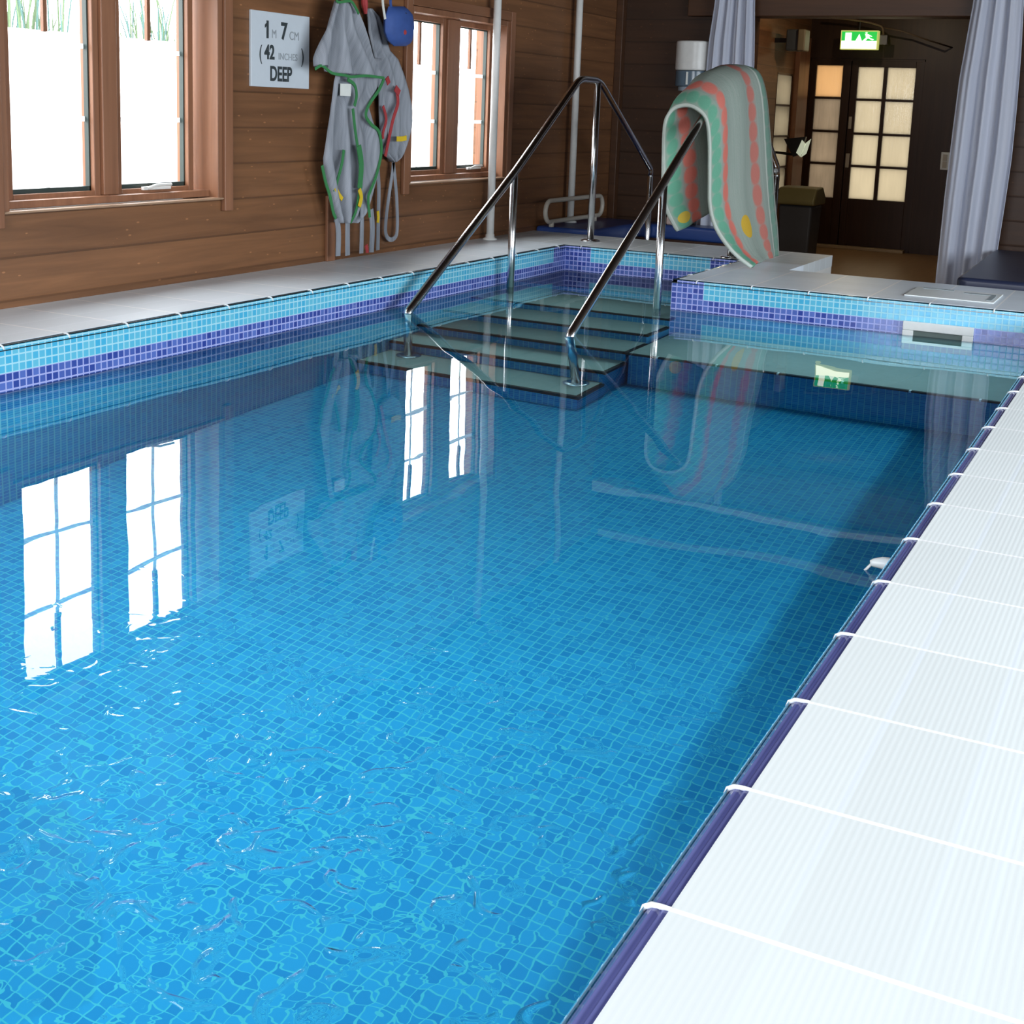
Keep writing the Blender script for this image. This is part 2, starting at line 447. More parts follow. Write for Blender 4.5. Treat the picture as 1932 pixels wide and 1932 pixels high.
def water_mat():
    t = NT('clear_pool_water'); xyz, p = t.pos()
    # ripples: calm far end, busy patch in front of the inlet near the camera
    def dist(cx, cy, sx, sy):
        a = t.math('MULTIPLY', t.math('SUBTRACT', xyz[0], cx), 1 / sx); b = t.math('MULTIPLY', t.math('SUBTRACT', xyz[1], cy), 1 / sy)
        return t.math('ADD', t.math('MULTIPLY', a, a), t.math('MULTIPLY', b, b))
    e1 = t.math('POWER', 2.718, t.math('MULTIPLY', dist(-.52, -.03, .36, .24), -1.0))
    e2 = t.math('POWER', 2.718, t.math('MULTIPLY', dist(-.40, .30, .45, .36), -1.0))
    fine = t.noise(p, 20, 1, .4, 1.0)
    med = t.noise(p, 7, 1, .4, .3)
    big = t.noise(p, 1.8, 1, .4, .2)
    amp = t.math('ADD', t.math('MULTIPLY', e1, .0009), t.math('MULTIPLY', e2, .00025))
    h = t.math('MULTIPLY', fine, amp)
    h = t.math('ADD', h, t.math('MULTIPLY', med, t.math('ADD', .00013, t.math('MULTIPLY', e1, .0007))))
    h = t.math('ADD', h, t.math('MULTIPLY', big, .0026))
    crest = t.n('ShaderNodeMapRange', interpolation_type='SMOOTHSTEP'); t.put(crest.inputs[0], t.noise(p, 17, 1, .5, 1.4))
    crest.inputs[1].default_value = .60; crest.inputs[2].default_value = .74; crest.inputs[3].default_value = 0; crest.inputs[4].default_value = 1
    h = t.math('ADD', h, t.math('MULTIPLY', crest.outputs[0], t.math('MULTIPLY', t.math('ADD', e1, t.math('MULTIPLY', e2, .45)), .0030)))
    nrm = t.bump(h, 1.0, 1.0)
    fr = t.n('ShaderNodeFresnel'); fr.inputs[0].default_value = 1.333; t.put(fr.inputs['Normal'], nrm)
    rf = t.n('ShaderNodeBsdfRefraction'); rf.inputs['IOR'].default_value = 1.333; rf.inputs['Roughness'].default_value = 0
    rf.inputs['Color'].default_value = (.80, .96, 1.0, 1); t.put(rf.inputs['Normal'], nrm)
    gl = t.n('ShaderNodeBsdfGlossy'); gl.inputs['Roughness'].default_value = 0; t.put(gl.inputs['Normal'], nrm)
    mx = t.n('ShaderNodeMixShader')
    t.t.links.new(fr.outputs[0], mx.inputs[0]); t.t.links.new(rf.outputs[0], mx.inputs[1]); t.t.links.new(gl.outputs[0], mx.inputs[2])
    t.t.links.new(mx.outputs[0], t.out.inputs[0]); return t.m
M['water'] = water_mat()

# ------------------------------------------------------------------ room shell
def wall_with_holes(name, mat, axis, a, b, u0, u1, z0, z1, holes):
    """box wall between axis=a..b spanning u (the other horizontal axis) and z, with rectangular holes"""
    m = MB(); us = sorted({u0, u1, *[h[0] for h in holes], *[h[1] for h in holes]})
    for p, q in zip(us, us[1:]):
        zs = [(z0, z1)]
        for h in holes:
            if h[0] <= p and q <= h[1]:
                nz = []
                for c, d in zs:
                    if h[2] > c: nz.append((c, min(d, h[2])))
                    if h[3] < d: nz.append((max(c, h[3]), d))
                zs = [s_ for s_ in nz if s_[1] - s_[0] > 1e-6]
        for c, d in zs:
            if axis == 0: m.box(a, b, p, q, c, d)
            else: m.box(p, q, a, b, c, d)
    return struct(m.build(name, mat))

W1 = (2.02, 3.135, .315, 1.21)     # openings in the left wall: y0, y1, z0, z1
W2 = (4.55, 5.60, .325, 1.20)
W3 = (11.02, 11.55, -.04, 1.14)
wall_with_holes('wall_left', M['wall_left'], 0, WXL - .2, WXL, YB, YD + .2, FL - .1, CE, [W1, W2, W3])
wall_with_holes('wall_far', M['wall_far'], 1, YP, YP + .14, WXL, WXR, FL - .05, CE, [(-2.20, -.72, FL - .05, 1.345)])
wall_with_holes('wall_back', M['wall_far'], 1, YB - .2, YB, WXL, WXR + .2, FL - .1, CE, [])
wall_with_holes('wall_right', M['wall_left'], 0, WXR, WXR + .2, YB, YD + .2, FL - .1, CE, [])
wall_with_holes('wall_door', M['darkwood'], 1, YD, YD + .12, WXL, WXR, FL - .05, CE, [(-3.10, -1.99, FL, 1.32)])
struct(MB().box(WXL - .2, WXR + .2, YB - .2, YD + .2, FL - .12, FL).build('floor', M['floor']))
# the slab under the pool is cut out so the basin can sit below floor level
COL.objects.unlink(bpy.data.objects['floor']); bpy.data.objects.remove(bpy.data.objects['floor'])
m = MB()
m.box(WXL, WXR, YB, -1.6, FL - .12, FL); m.box(WXL, WXR, 5.9, YD, FL - .12, FL)
m.box(.55, WXR, -1.6, 5.9, FL - .12, FL); m.box(-1.31, .55, 5.15, 5.9, FL - .12, FL)
struct(m.build('floor', M['floor']))
struct(MB().box(WXL - .2, WXR + .2, YB - .2, YD + .2, CE, CE + .15).build('ceiling', M['ceil']))
# header beam over the curtained opening, corner batten, casing strips
struct(MB().box(-2.62, -.45, YP - .07, YP, 1.345, 1.60).build('trim_1', M['trim_x'], bevel=.006))
struct(MB().box(WXL, WXL + .05, YP - .06, YP, -.03, CE).build('trim_2', M['trim_x'], bevel=.004))
bx = on(650, 400, 0, WXL + .012)
struct(MB().box(WXL, WXL + .016, on(613, 430, 0, WXL)[1], on(628, 430, 0, WXL)[1], .0, .30).build('trim_3', M['trim_z'], bevel=.003))

# ------------------------------------------------------------------ windows in the left wall
def left_window(idx, op, panes, pz, label):
    y0, y1, z0, z1 = op
    w = thing('window_%d' % idx, label, 'window', (WXL, (y0 + y1) / 2, z0)); w['kind'] = 'structure'
    c = .052
    # casing boards standing proud of the wall
    for (a, b, lo, hi, mt) in ((y0 - c, y0, z0 - .045, z1 + c, 'trim_z'), (y1, y1 + c, z0 - .045, z1 + c, 'trim_z'), (y0, y1, z1, z1 + c, 'trim_y')):
        MB().box(WXL + .0005, WXL + .024, a, b, lo, hi).build('casing', M[mt], w, bevel=.004)
    # frame lining the opening
    f = MB(); d0, d1 = WXL - .17, WXL + .012
    t_ = .030
    f.box(d0, d1, y0 + .001, y0 + t_, z0 + .001, z1 - .001); f.box(d0, d1, y1 - t_, y1 - .001, z0 + .001, z1 - .001)
    f.box(d0, d1, y0 + t_, y1 - t_, z1 - t_, z1 - .001); f.box(d0, WXL - .03, y0 + t_, y1 - t_, z0 + .012, z0 + .038)
    f.build('frame', M['trim_z'], w, bevel=.003)
    MB().box(WXL - .02, WXL + .020, y0 + .001, y1 - .001, z0 + .001, z0 + .010).build('sill', M['sillwood'], w, bevel=.005)
    for k, (a, b) in enumerate(panes):
        s_ = MB(); q = .030; e0, e1 = WXL - .135, WXL - .075
        s_.box(e0, e1, a - q, a, pz[0] - q, pz[1] + q); s_.box(e0, e1, b, b + q, pz[0] - q, pz[1] + q)
        s_.box(e0, e1, a, b, pz[0] - q, pz[0]); s_.box(e0, e1, a, b, pz[1], pz[1] + q)
        sash = s_.build('sash', M['trim_z'], w, bevel=.003)
        g_ = MB(); q2 = .006
        g_.box(e0 + .02, e0 + .04, a, a + q2, pz[0], pz[1]); g_.box(e0 + .02, e0 + .04, b - q2, b, pz[0], pz[1])
        g_.box(e0 + .02, e0 + .04, a, b, pz[0], pz[0] + .016); g_.box(e0 + .02, e0 + .04, a, b, pz[1] - q2, pz[1])
        g_.build('gasket', M['rubber'], sash)
        MB().quad((WXL - .102, a, pz[0]), (WXL - .102, b, pz[0]), (WXL - .102, b, pz[1]), (WXL - .102, a, pz[1])).build('pane', M['glass'], sash, recalc=False)
        mu = MB(); h3 = (pz[1] - pz[0]) / 3; mid = (a + b) / 2; tw = .009
        xm = WXL - .112
        def strip_(y0_, y1_, z0_, z1_): mu.quad((xm, y0_, z0_), (xm, y1_, z0_), (xm, y1_, z1_), (xm, y0_, z1_))
        for j in (1, 2): strip_(a, b, pz[0] + j * h3 - tw, pz[0] + j * h3 + tw)
        strip_(mid - tw, mid + tw, pz[0], pz[0] + h3 - tw); strip_(mid - tw, mid + tw, pz[0] + h3 + tw, pz[0] + 2 * h3 - tw); strip_(mid - tw, mid + tw, pz[0] + 2 * h3 + tw, .925)
        mu.build('glazing_bars', M['muntin'], sash, recalc=False)
        MB().box(WXL - .118, WXL - .104, mid - tw, mid + tw, .925, pz[1]).build('upper_glazing_bar', M['trim_z'], sash)
    # post between the two lights
    pa, pb = panes[0][1] + .031, panes[1][0] - .031
    MB().box(WXL - .16, WXL - .060, pa, pb, z0 + .038, z1 - t_).build('mullion', M['trim_z'], w, bevel=.004)
    h = MB(); a, b = panes[1]
    h.box(WXL - .074, WXL - .06, a + .10, a + .25, pz[0] - .006, pz[0] + .006)
    h.tube([(WXL - .06, a + .12, pz[0]), (WXL - .05, a + .16, pz[0] + .012), (WXL - .05, a + .24, pz[0] + .012)], .006, 8)
    h.build('stay_handle', M['whitepaint'], w)
    return w
left_window(1, W1, [(2.145, 2.522), (2.660, 3.030)], (.370, 1.143), 'large two-light wooden casement window left of the depth sign')
left_window(2, W2, [(4.655, 5.013), (5.198, 5.535)], (.386, 1.143), 'smaller two-light wooden casement window right of the hanging slings')

# side light in the corridor's left wall
w = thing('window_3', 'narrow obscured-glass side light with four panes near the bin', 'window', (WXL, 11.28, -.04)); w['kind'] = 'structure'
f = MB(); y0, y1, z0, z1 = W3
f.box(WXL - .12, WXL + .002, y0 + .001, y0 + .012, z0 + .001, z1 - .001); f.box(WXL - .12, WXL + .002, y1 - .012, y1 - .001, z0 + .001, z1 - .001)
for k in range(5):
    zz = z0 + k * (z1 - z0 - .02) / 4; f.box(WXL - .12, WXL + .003, y0 + .012, y1 - .012, zz + .001, zz + .019)
f.build('frame', M['darkwood'], w); MB().box(WXL - .012, WXL - .007, y0 + .012, y1 - .012, z0 + .02, z1 - .02).build('pane', M['pane_cream'], w)
struct(MB().box(WXL, WXL + .05, 11.58, 11.95, FL, 1.5).build('trim_4', M['trim_z'], bevel=.004))

# ------------------------------------------------------------------ glazed door at the end of the corridor
def zd(px, py): return on(px, py, 1, YD)
def door_leaf(idx, x0, x1, cols, rows, mats, label):
    d = thing('door_%d' % idx, label, 'door', ((x0 + x1) / 2, YD, FL)); d['kind'] = 'structure'
    za, zb = rows[0], rows[-1]
    f = MB(); Y0, Y1 = YD + .02, YD + .07
    f.box(x0, cols[0][0], Y0, Y1, FL + .02, 1.30); f.box(cols[-1][1], x1, Y0, Y1, FL + .02, 1.30)
    f.box(cols[0][0], cols[-1][1], Y0, Y1, zb, 1.30); f.box(cols[0][0], cols[-1][1], Y0, Y1, FL + .02, za)
    f.build('leaf_frame', M['darkwood'], d, bevel=.003)
    mu = MB()
    for z in rows[1:-1]: mu.box(cols[0][0], cols[-1][1], Y0 + .005, Y1 - .005, z - .011, z + .011)
    for (a, b), (c, e) in zip(cols, cols[1:]): mu.box(b, c, Y0 + .006, Y1 - .006, za, zb)
    mu.build('glazing_bars', M['darkwood'], d)
    for k in range(len(rows) - 1):
        for a, b in cols:
            MB().box(a, b, Y0 + .022, Y0 + .028, rows[k] + .011 * (k > 0), rows[k + 1] - .011 * (k < len(rows) - 2)).build('pane', mats[k], d)
    return d
gz = [zd(1700, 381)[2], zd(1660, 316)[2], zd(1660, 254)[2], zd(1660, 189)[2], zd(1660, 127)[2]]
cx = [zd(1609, 250)[0], zd(1657, 250)[0], zd(1664, 250)[0], zd(1717, 250)[0]]
gz2 = [zd(1550, 372)[2], zd(1550, 308)[2], zd(1550, 247)[2], zd(1550, 184)[2], zd(1560, 123)[2]]
lx = [zd(1531, 250)[0], zd(1580, 250)[0]]
dm = zd(1596, 250)[0]
d1 = door_leaf(1, -3.095, dm - .004, [(lx[0], lx[1])], gz2, [M['pane_taupe'], M['pane_taupe'], M['pane_taupe'], M['pane_orange']], 'narrow dark door leaf with one column of four panes')
d2 = door_leaf(2, dm + .004, -2.0, [(cx[0], cx[1]), (cx[2], cx[3])], gz, [M['pane_cream']] * 4, 'wide dark door leaf with two columns of four glowing panes')
MB().box(dm + .015, dm + .05, YD + .005, YD + .02, .26, .40).build('handle', M['creampaint'], d2, bevel=.004)
MB().box(dm + .015, dm + .045, YD + .008, YD + .02, .64, .76).build('lock_plate', M['creampaint'], d2, bevel=.003)
struct(MB().box(-3.0, -2.03, YD - .10, YD, FL, FL + .03).build('trim_5', plain('pale_threshold', (.45, .33, .2), .5), bevel=.004))

MB_ = MB(); MB_.box(-3.10, -3.094, YD + .015, YD + .11, FL, 1.32); MB_.box(-2.0, -1.99, YD + .015, YD + .11, FL, 1.32); MB_.box(-3.10, -1.99, YD + .015, YD + .11, 1.298, 1.32); MB_.box(dm - .02, dm + .02, YD + .071, YD + .09, FL, 1.298); MB_.box(-3.10, -1.99, YD + .015, YD + .11, FL, FL + .022)
struct(MB_.build('trim_7', M['darkwood']))
# ------------------------------------------------------------------ pool basin
def struct_q(name, mat, *quads):
    m = MB()
    for q in quads: m.quad(*q)
    return struct(m.build(name, mat, recalc=False))
def wally(x, y0, y1, z0, z1): return ((x, y0, z0), (x, y1, z0), (x, y1, z1), (x, y0, z1))
def wallx(y, x0, x1, z0, z1): return ((x0, y, z0), (x1, y, z0), (x1, y, z1), (x0, y, z1))
pool = [
 struct_q('pool_floor', M['mos_floor'], ((PX0, PY0, PF), (PX1, PY0, PF), (PX1, PY1, PF), (PX0, PY1, PF)), ((AX0, PY1, PF), (AX1, PY1, PF), (AX1, AY1, PF), (AX0, AY1, PF))),
 struct_q('pool_wall_left', M['mos_l'], wally(PX0, PY0, AY1, PF, -.004)),
 struct_q('pool_wall_right', M['mos_r'], wally(PX1, PY0, PY1, PF, -.004)),
 struct_q('pool_wall_far', M['mos_f'], wallx(PY1, AX1, PX1, PF, -.004)),
 struct_q('pool_wall_near', M['mos_n'], wallx(PY0, PX0, PX1, PF, -.004)),
 struct_q('pool_wall_recess_back', M['mos_a'], wallx(AY1, AX0, AX1, PF, -.004)),
 struct_q('pool_wall_recess_side', M['mos_as'], wally(AX1, PY1, AY1, PF, -.004)),
]
# coping slabs: ribbed tile top, dark glazed edge strip, raised grout ends
def coping(name, mat, boxes, label):
    m = MB()
    for b in boxes: m.box(*b)
    o = m.build(name, mat); struct(o); return o
def nosing(parent, mat, start, end, inward, g0, gstep=.25):
    """strip profile swept from start to end; inward = unit vector over the water"""
    s, e, n_ = Vector(start), Vector(end), Vector(inward)
    prof = [(0, -.0015), (.005, -.0015), (.008, -.0035), (.011, -.0020), (.016, -.0025), (.021, -.006), (.0245, -.011), (.0255, -.018), (.020, -.019), (0, -.019)]
    m = MB(); L = (e - s).length; u = (e - s).normalized(); k = len(prof)
    vs = [p + n_ * a + Vector((0, 0, b)) for p in (s, e) for a, b in prof]
    m.add(vs, [(i, (i + 1) % k, k + (i + 1) % k, k + i) for i in range(k)] + [tuple(range(k)), tuple(range(2 * k - 1, k - 1, -1))])
    o = m.build('nosing', mat, parent)
    g = MB(); t = g0
    while t < L:
        p = s + u * t
        path = [p + n_ * a + Vector((0, 0, b)) for a, b in ((-.001, .000), (.008, -.0005), (.018, -.0015), (.025, -.006), (.028, -.013))]
        g.tube(path, [.0022, .0028, .003, .003, .002], 8); t += gstep
    g.build('grout_ends', M['grout'], parent, smooth=True)
T = .06
cr = coping('coping_right', M['cop_r'], [(0, .62, -1.6, PY1 + .025, -T, 0)], '')
nosing(cr, M['nosing'], (0, -1.5, 0), (0, PY1, 0), (-1, 0, 0), 0.0)
cl = coping('coping_left', M['cop_l'], [(WXL, -2.640, -1.6, AY1 + .025, -T, 0)], '')
nosing(cl, M['nosing_t'], (-2.640, -1.431, 0), (-2.640, AY1, 0), (1, 0, 0), 0.0)
cf = coping('coping_far', M['cop_f'], [(-1.615, .62, PY1 + .025, 5.16, -T, 0), (-1.615, -1.31, 5.16, AY1 + .025, -T, 0)], '')
nosing(cf, M['nosing_t'], (-1.64, PY1 + .025, 0), (0.0, PY1 + .025, 0), (0, -1, 0), .114)
nosing(cf, M['nosing_t'], (-1.615, PY1, 0), (-1.615, AY1, 0), (-1, 0, 0), .2)
ca = coping('coping_stair', M['cop_a'], [(WXL, -1.31, AY1 + .025, 6.03, -T, 0)], '')
nosing(ca, M['nosing_t'], (-2.640, AY1 + .025, 0), (-1.615, AY1 + .025, 0), (0, -1, 0), .114)
# outer cladding of the raised pool
m = MB()
m.box(-1.33, -1.312, 5.16, 6.03, FL, -T); m.box(-1.312, .62, 5.142, 5.16, FL, -T); m.box(.602, .62, -1.6, 5.142, FL, -T)
m.box(WXL, -1.33, 6.012, 6.03, FL, -T); m.box(WXL, .602, -1.6, -1.582, FL, -T)
struct(m.build('pool_cladding', M['whitepaint']))

# steps in the recess
st = thing('pool_steps', 'submerged flight of pale steps with black edges in the stair recess', 'steps', (-2.1, 4.4, PF)); st['kind'] = 'structure'
STX1 = -1.62
fr_y = [3.40, 3.645, 3.87, 4.10, 4.36, 4.86]
zs = [-1.03, -.858, -.686, -.514, -.342, -.170]
for k, (yf, z) in enumerate(zip(fr_y, zs)):
    yb = AY1 - .002
    x1 = STX1 if yf < PY1 else AX1 - .002
    m = MB(); zl = PF + .001 if k == 0 else zs[k - 1] - .0
    segs = [(yf, min(yb, PY1 - .002), STX1)] if yf < PY1 else []
    segs.append((max(yf, PY1 - .002), yb, AX1 - .002))
    for a, b, xx in segs: m.box(AX0 + .002, xx, a, b, zl + (.001 if k else 0), z)
    m.build('riser', M['riser'], st)
    tn = MB()
    for a, b, xx in segs: tn.box(AX0 + .002, xx, a, (fr_y[k + 1] if k < 5 else yb), z, z + .008); break
    if k == 5: tn = MB().box(AX0 + .002, AX1 - .002, yf, yb, z, z + .010)
    tn.build('tread', M['tread'], st)
    e = MB().box(AX0 + .002, x1, yf - .014, yf + .004, z - .028, z + .009)
    if yf < PY1: e.box(x1 - .004, x1 + .014, yf - .014, (fr_y[k + 1] if k < 4 else PY1) - .015, z - .028, z + .009)
    e.build('step_edge', M['stepedge'], st)

# submerged seat ledge along the far wall, level with the third step
sl = thing('seat_ledge', 'submerged tiled seat ledge with black edge along the far pool wall', 'ledge', (-.82, 4.1, PF)); sl['kind'] = 'structure'
MB().box(STX1 + .016, PX1 - .002, 3.865, PY1 - .002, PF + .001, -.694).build('ledge_front', M['riser'], sl)
MB().box(STX1 + .016, PX1 - .002, 3.868, PY1 - .002, -.694, -.686).build('ledge_top', M['tread'], sl)
MB().box(STX1 + .016, PX1 - .002, 3.850, 3.868, -.712, -.685).build('ledge_edge', M['stepedge'], sl)
m = MB(); t_ = -1.475
while t_ < -.05:
    m.box(t_ - .004, t_ + .004, 3.848, 3.869, -.714, -.684); t_ += .25
m.build('grout_ends', M['grout'], sl)

# water
m = MB()
nx, ny = 2, 2
m.quad((PX0, PY0, WATER), (PX1, PY0, WATER), (PX1, PY1, WATER), (PX0, PY1, WATER))
m.quad((AX0, PY1, WATER), (AX1, PY1, WATER), (AX1, AY1, WATER), (AX0, AY1, WATER))
wt = m.build('pool_water', M['water'], recalc=False)
tag(wt, 'clear blue pool water reflecting the windows, rippled near the front', 'water', kind='stuff')

# ------------------------------------------------------------------ handrails
def handrail(label, xs, ywater, y1post, yap0, yap1, zap, yfar, zfar, zfarbase, yleg, zleg):
    xw, xp, xa, xf = xs
    h = thing('handrail', label, 'handrail', (xw, yleg, zleg), 'polished handrails over the pool steps')
    r_ = .019
    slope = (zap - WATER) / (yap0 - ywater)
    zpost = WATER + slope * (y1post - ywater)
    pts = [(xw, ywater - .01, WATER - .03), (xw, ywater, WATER + .005), (xp, y1post, zpost), (xa, yap0, zap), (xa, yap1, zap), (xf, yfar, zfar), (xf, yfar + .01, zfar - .05)]
    MB().tube(arc_path(pts, .07, 7), r_, 16).build('rail', M['chrome'], h, smooth=True)
    MB().tube([(xw, ywater - .01, WATER - .02), (xw, yleg, zleg + .012)], r_, 14).build('submerged_leg', M['chrome'], h, smooth=True)
    MB().lathe([(.055, 0), (.055, .006), (.045, .012), (.022, .014)], xw, yleg, 24, zleg).build('base_flange', M['chrome'], h, smooth=True)
    zb = None
    for k, z in enumerate(zs):
        if fr_y[k] <= y1post: zb = z + .010
    MB().tube([(xp, y1post, zpost - .012), (xp, y1post, zb)], r_ * .95, 14).build('post', M['chrome'], h, smooth=True)
    p2 = MB().tube([(xa, yap1 - .02, zap - .012), (xa, yap1 - .02, .0)], r_, 14).build('post', M['chrome'], h, smooth=True)
    MB().lathe([(.055, 0.0), (.055, .004), (.045, .009), (.021, .012)], xa, yap1 - .02, 24, .0).build('base_flange', M['chrome'], p2, smooth=True)
    MB().tube([(xf, yfar + .01, zfar - .04), (xf, yfar + .01, zfarbase)], r_, 14).build('post', M['chrome'], h, smooth=True)
    return h
BENCH = .03
handrail('polished steel handrail at the left of the pool steps, bare from water to apex', (-2.49, -2.53, -2.60, -2.65), 3.577, 4.59, 5.46, 5.72, .890, 6.70, .385, FL, 3.59, -1.02)
handrail('polished steel handrail right of the left one, with the towel over it', (-1.705, -1.70, -1.70, -1.70), 3.50, 4.417, 5.24, 5.48, .925, 6.19, .455, FL, 3.575, -1.02)

# ------------------------------------------------------------------ towel over the right rail
def lerp(a, b, t): return a + (b - a) * t
def spline(pts, n):
    out = []; m_ = len(pts)
    for i in range(m_ - 1):
        p0, p1, p2, p3 = pts[max(i - 1, 0)], pts[i], pts[i + 1], pts[min(i + 2, m_ - 1)]
        for k in range(n):
            t = k / n
            out.append(tuple(.5 * ((2 * b) + (-a + c) * t + (2 * a - 5 * b + 4 * c - d) * t * t + (-a + 3 * b - 3 * c + d) * t ** 3) for a, b, c, d in zip(p0, p1, p2, p3)))
    out.append(tuple(pts[-1])); return out
front = [(-1.815, 4.93, .165), (-1.868, 4.86, .30), (-1.872, 4.83, .46), (-1.885, 4.85, .655), (-1.855, 4.85, .730), (-1.800, 4.85, .757), (-1.735, 4.845, .752), (-1.672, 4.845, .705), (-1.645, 4.845, .60), (-1.635, 4.85, .45), (-1.630, 4.87, .30), (-1.595, 4.88, .195), (-1.515, 4.89, .095), (-1.435, 4.94, .022)]
mid = [(-1.725, 5.18, .27), (-1.72, 5.13, .42), (-1.735, 5.10, .60), (-1.80, 5.10, .80), (-1.815, 5.10, .885), (-1.775, 5.10, .920), (-1.715, 5.10, .925), (-1.640, 5.10, .880), (-1.605, 5.10, .77), (-1.590, 5.12, .58), (-1.575, 5.14, .37), (-1.550, 5.18, .22), (-1.51, 5.22, .09), (-1.475, 5.28, .020)]
back = [(-1.75, 5.45, .40), (-1.76, 5.46, .55), (-1.775, 5.48, .72), (-1.80, 5.50, .88), (-1.805, 5.50, .935), (-1.760, 5.50, .965), (-1.690, 5.50, .968), (-1.625, 5.50, .935), (-1.585, 5.51, .83), (-1.560, 5.53, .66), (-1.535, 5.55, .46), (-1.520, 5.57, .30), (-1.505, 5.60, .15), (-1.497, 5.62, .015)]
N = 6
ct = [spline(c, N) for c in (front, mid, back)]
S = 24; rows = []; uvs = []
Ls = []
for c in ct:
    a = [0]
    for i in range(1, len(c)): a.append(a[-1] + (Vector(c[i]) - Vector(c[i - 1])).length)
    Ls.append(a)
for i in range(len(ct[0])):
    row = []
    for j in range(S + 1):
        s = j / S
        a, b, c = (Vector(ct[k][i]) for k in range(3))
        p = a * (2 * (s - .5) * (s - 1)) + b * (4 * s * (1 - s)) + c * (2 * s * (s - .5))
        p.x += .006 * math.sin(s * 19 + i * .08)
        row.append(p); uvs.append((s, Ls[0][i]))
    rows.append(row)
m = MB().grid(rows); m.uv = uvs
tw = m.build('towel', M['towel'], smooth=True, solid=.014)
tag(tw, 'pale green towel with coral and green dotted stripes draped over the right handrail', 'towel')

# ------------------------------------------------------------------ depth sign
sg = thing('depth_sign', 'white rectangular depth sign lettered in dark grey on the wooden wall', 'sign', (WXL, 3.51, .925))
MB().box(WXL + .0, WXL + .012, 3.314, 3.714, .772, 1.079).build('sign_board', M['signwhite'], sg, bevel=.002)
def text(s, y, z, size, mat, parent, name='lettering', sx=.82, align='CENTER', off=0.0):
    cu = bpy.data.curves.new('txt', 'FONT'); cu.body = s; cu.size = size; cu.align_x = align; cu.align_y = 'BOTTOM_BASELINE'
    cu.extrude = .0006; cu.offset = off
    to = bpy.data.objects.new('txt', cu); COL.objects.link(to)
    dg = bpy.context.evaluated_depsgraph_get(); me = bpy.data.meshes.new_from_object(to.evaluated_get(dg))
    bpy.data.objects.remove(to)
    for v in me.vertices: v.co = Vector((v.co.z, v.co.x * sx, v.co.y))
    me.materials.clear(); me.materials.append(mat)
    o = bpy.data.objects.new(name, me); COL.objects.link(o); o.parent = parent
    org = parent.location
    o.location = Vector((WXL + .0128, y, z)) - org
    return o
text('1', 3.420, .974, .096, M['ink'], sg, off=.003, sx=.9); text('M', 3.464, .974, .050, M['ink_grey'], sg, sx=.9, off=0)
MB().prism([(3.4185, 1.038), (3.4185, 1.024), (3.402, 1.012), (3.402, 1.024)], 0, WXL + .0122, WXL + .0136).build('lettering', M['ink'], sg)
text('7', 3.532, .974, .096, M['ink'], sg, off=.003, sx=.9); text('CM', 3.603, .974, .050, M['ink_grey'], sg, sx=.95, off=0)
text('(', 3.374, .884, .084, M['ink'], sg, sx=.8, off=0); text('42', 3.434, .888, .080, M['ink'], sg, sx=.84, off=.0026)
text('INCHES', 3.560, .888, .040, M['ink_grey'], sg, sx=.98, off=0); text(')', 3.664, .884, .084, M['ink'], sg, sx=.8, off=0)
text('DEEP', 3.512, .800, .084, M['ink'], sg, sx=.80, off=.0024)

# ------------------------------------------------------------------ slings hanging on the wall
XS = WXL + .075
def edge_curve(pts): return sorted([(p[1], p[0]) for p in pts])
def interp(tab, y):
    if y <= tab[0][0]: return tab[0][1]
    for (a, b), (c, d) in zip(tab, tab[1:]):
        if a <= y <= c: return b + (d - b) * (y - a) / max(1e-6, c - a)
    return tab[-1][1]
def cloth(name, mat, parent, left, right, X, folds, amp, bot=None, rows_=36, cols=40, solid=.004):
    """fabric between two surveyed edges; folds run downwards"""
    L, Rr = edge_curve(left), edge_curve(right)
    yt, yb = min(L[0][0], Rr[0][0]), max(L[-1][0], Rr[-1][0]); rws = []
    for i in range(rows_ + 1):
        py = yt + (yb - yt) * i / rows_; row = []
        xl, xr = interp(L, py), interp(Rr, py)
        for j in range(cols + 1):
            s = j / cols; px = xl + (xr - xl) * s
            yy = py
            if bot: yy = yt + (py - yt) * (interp(sorted(bot), px) - yt) / (yb - yt)
            p = on(px, yy, 0, X)
            p.x = X + amp * math.sin(folds * 2 * math.pi * s + .5 * math.sin(i * .15)) * min(1, .35 + i / rows_) + amp * .4 * math.sin(folds * 4.7 * s + 1)
            row.append(p)
        rws.append(row)
    return MB().grid(rws).build(name, mat, parent, smooth=True, solid=solid)
def strip(name, mat, parent, pts, X, w=.008, flat=.004):
    path = [on(x, y, 0, X) for x, y in pts]
    path = [Vector(p) for p in spline([tuple(p) for p in path], 4)]
    m = MB(); vs = []; n = len(path)
    for i, p in enumerate(path):
        d = (path[min(i + 1, n - 1)] - path[max(i - 1, 0)]).normalized(); a = Vector((0, -d.z, d.y))
        for q, h in ((-w, 0), (w, 0), (w, flat), (-w, flat)): vs.append(p + a * q + Vector((h, 0, 0)))
    fs = [(0, 1, 2, 3), tuple(4 * (n - 1) + k for k in (3, 2, 1, 0))]
    for i in range(n - 1):
        for k in range(4): fs.append((4 * i + k, 4 * i + (k + 1) % 4, 4 * i + 4 + (k + 1) % 4, 4 * i + 4 + k))
    return m.add(vs, fs).build(name, mat, parent)
a0 = on(655, 0, 0, XS)
rail_ = thing('hook_rail', 'dark wooden peg rail carrying the slings between the windows', 'peg rail', (WXL, 3.95, 1.19))
MB().box(WXL, WXL + .022, 3.70, 4.45, 1.235, 1.295).build('rail_board', M['trim_y'], rail_, bevel=.004)
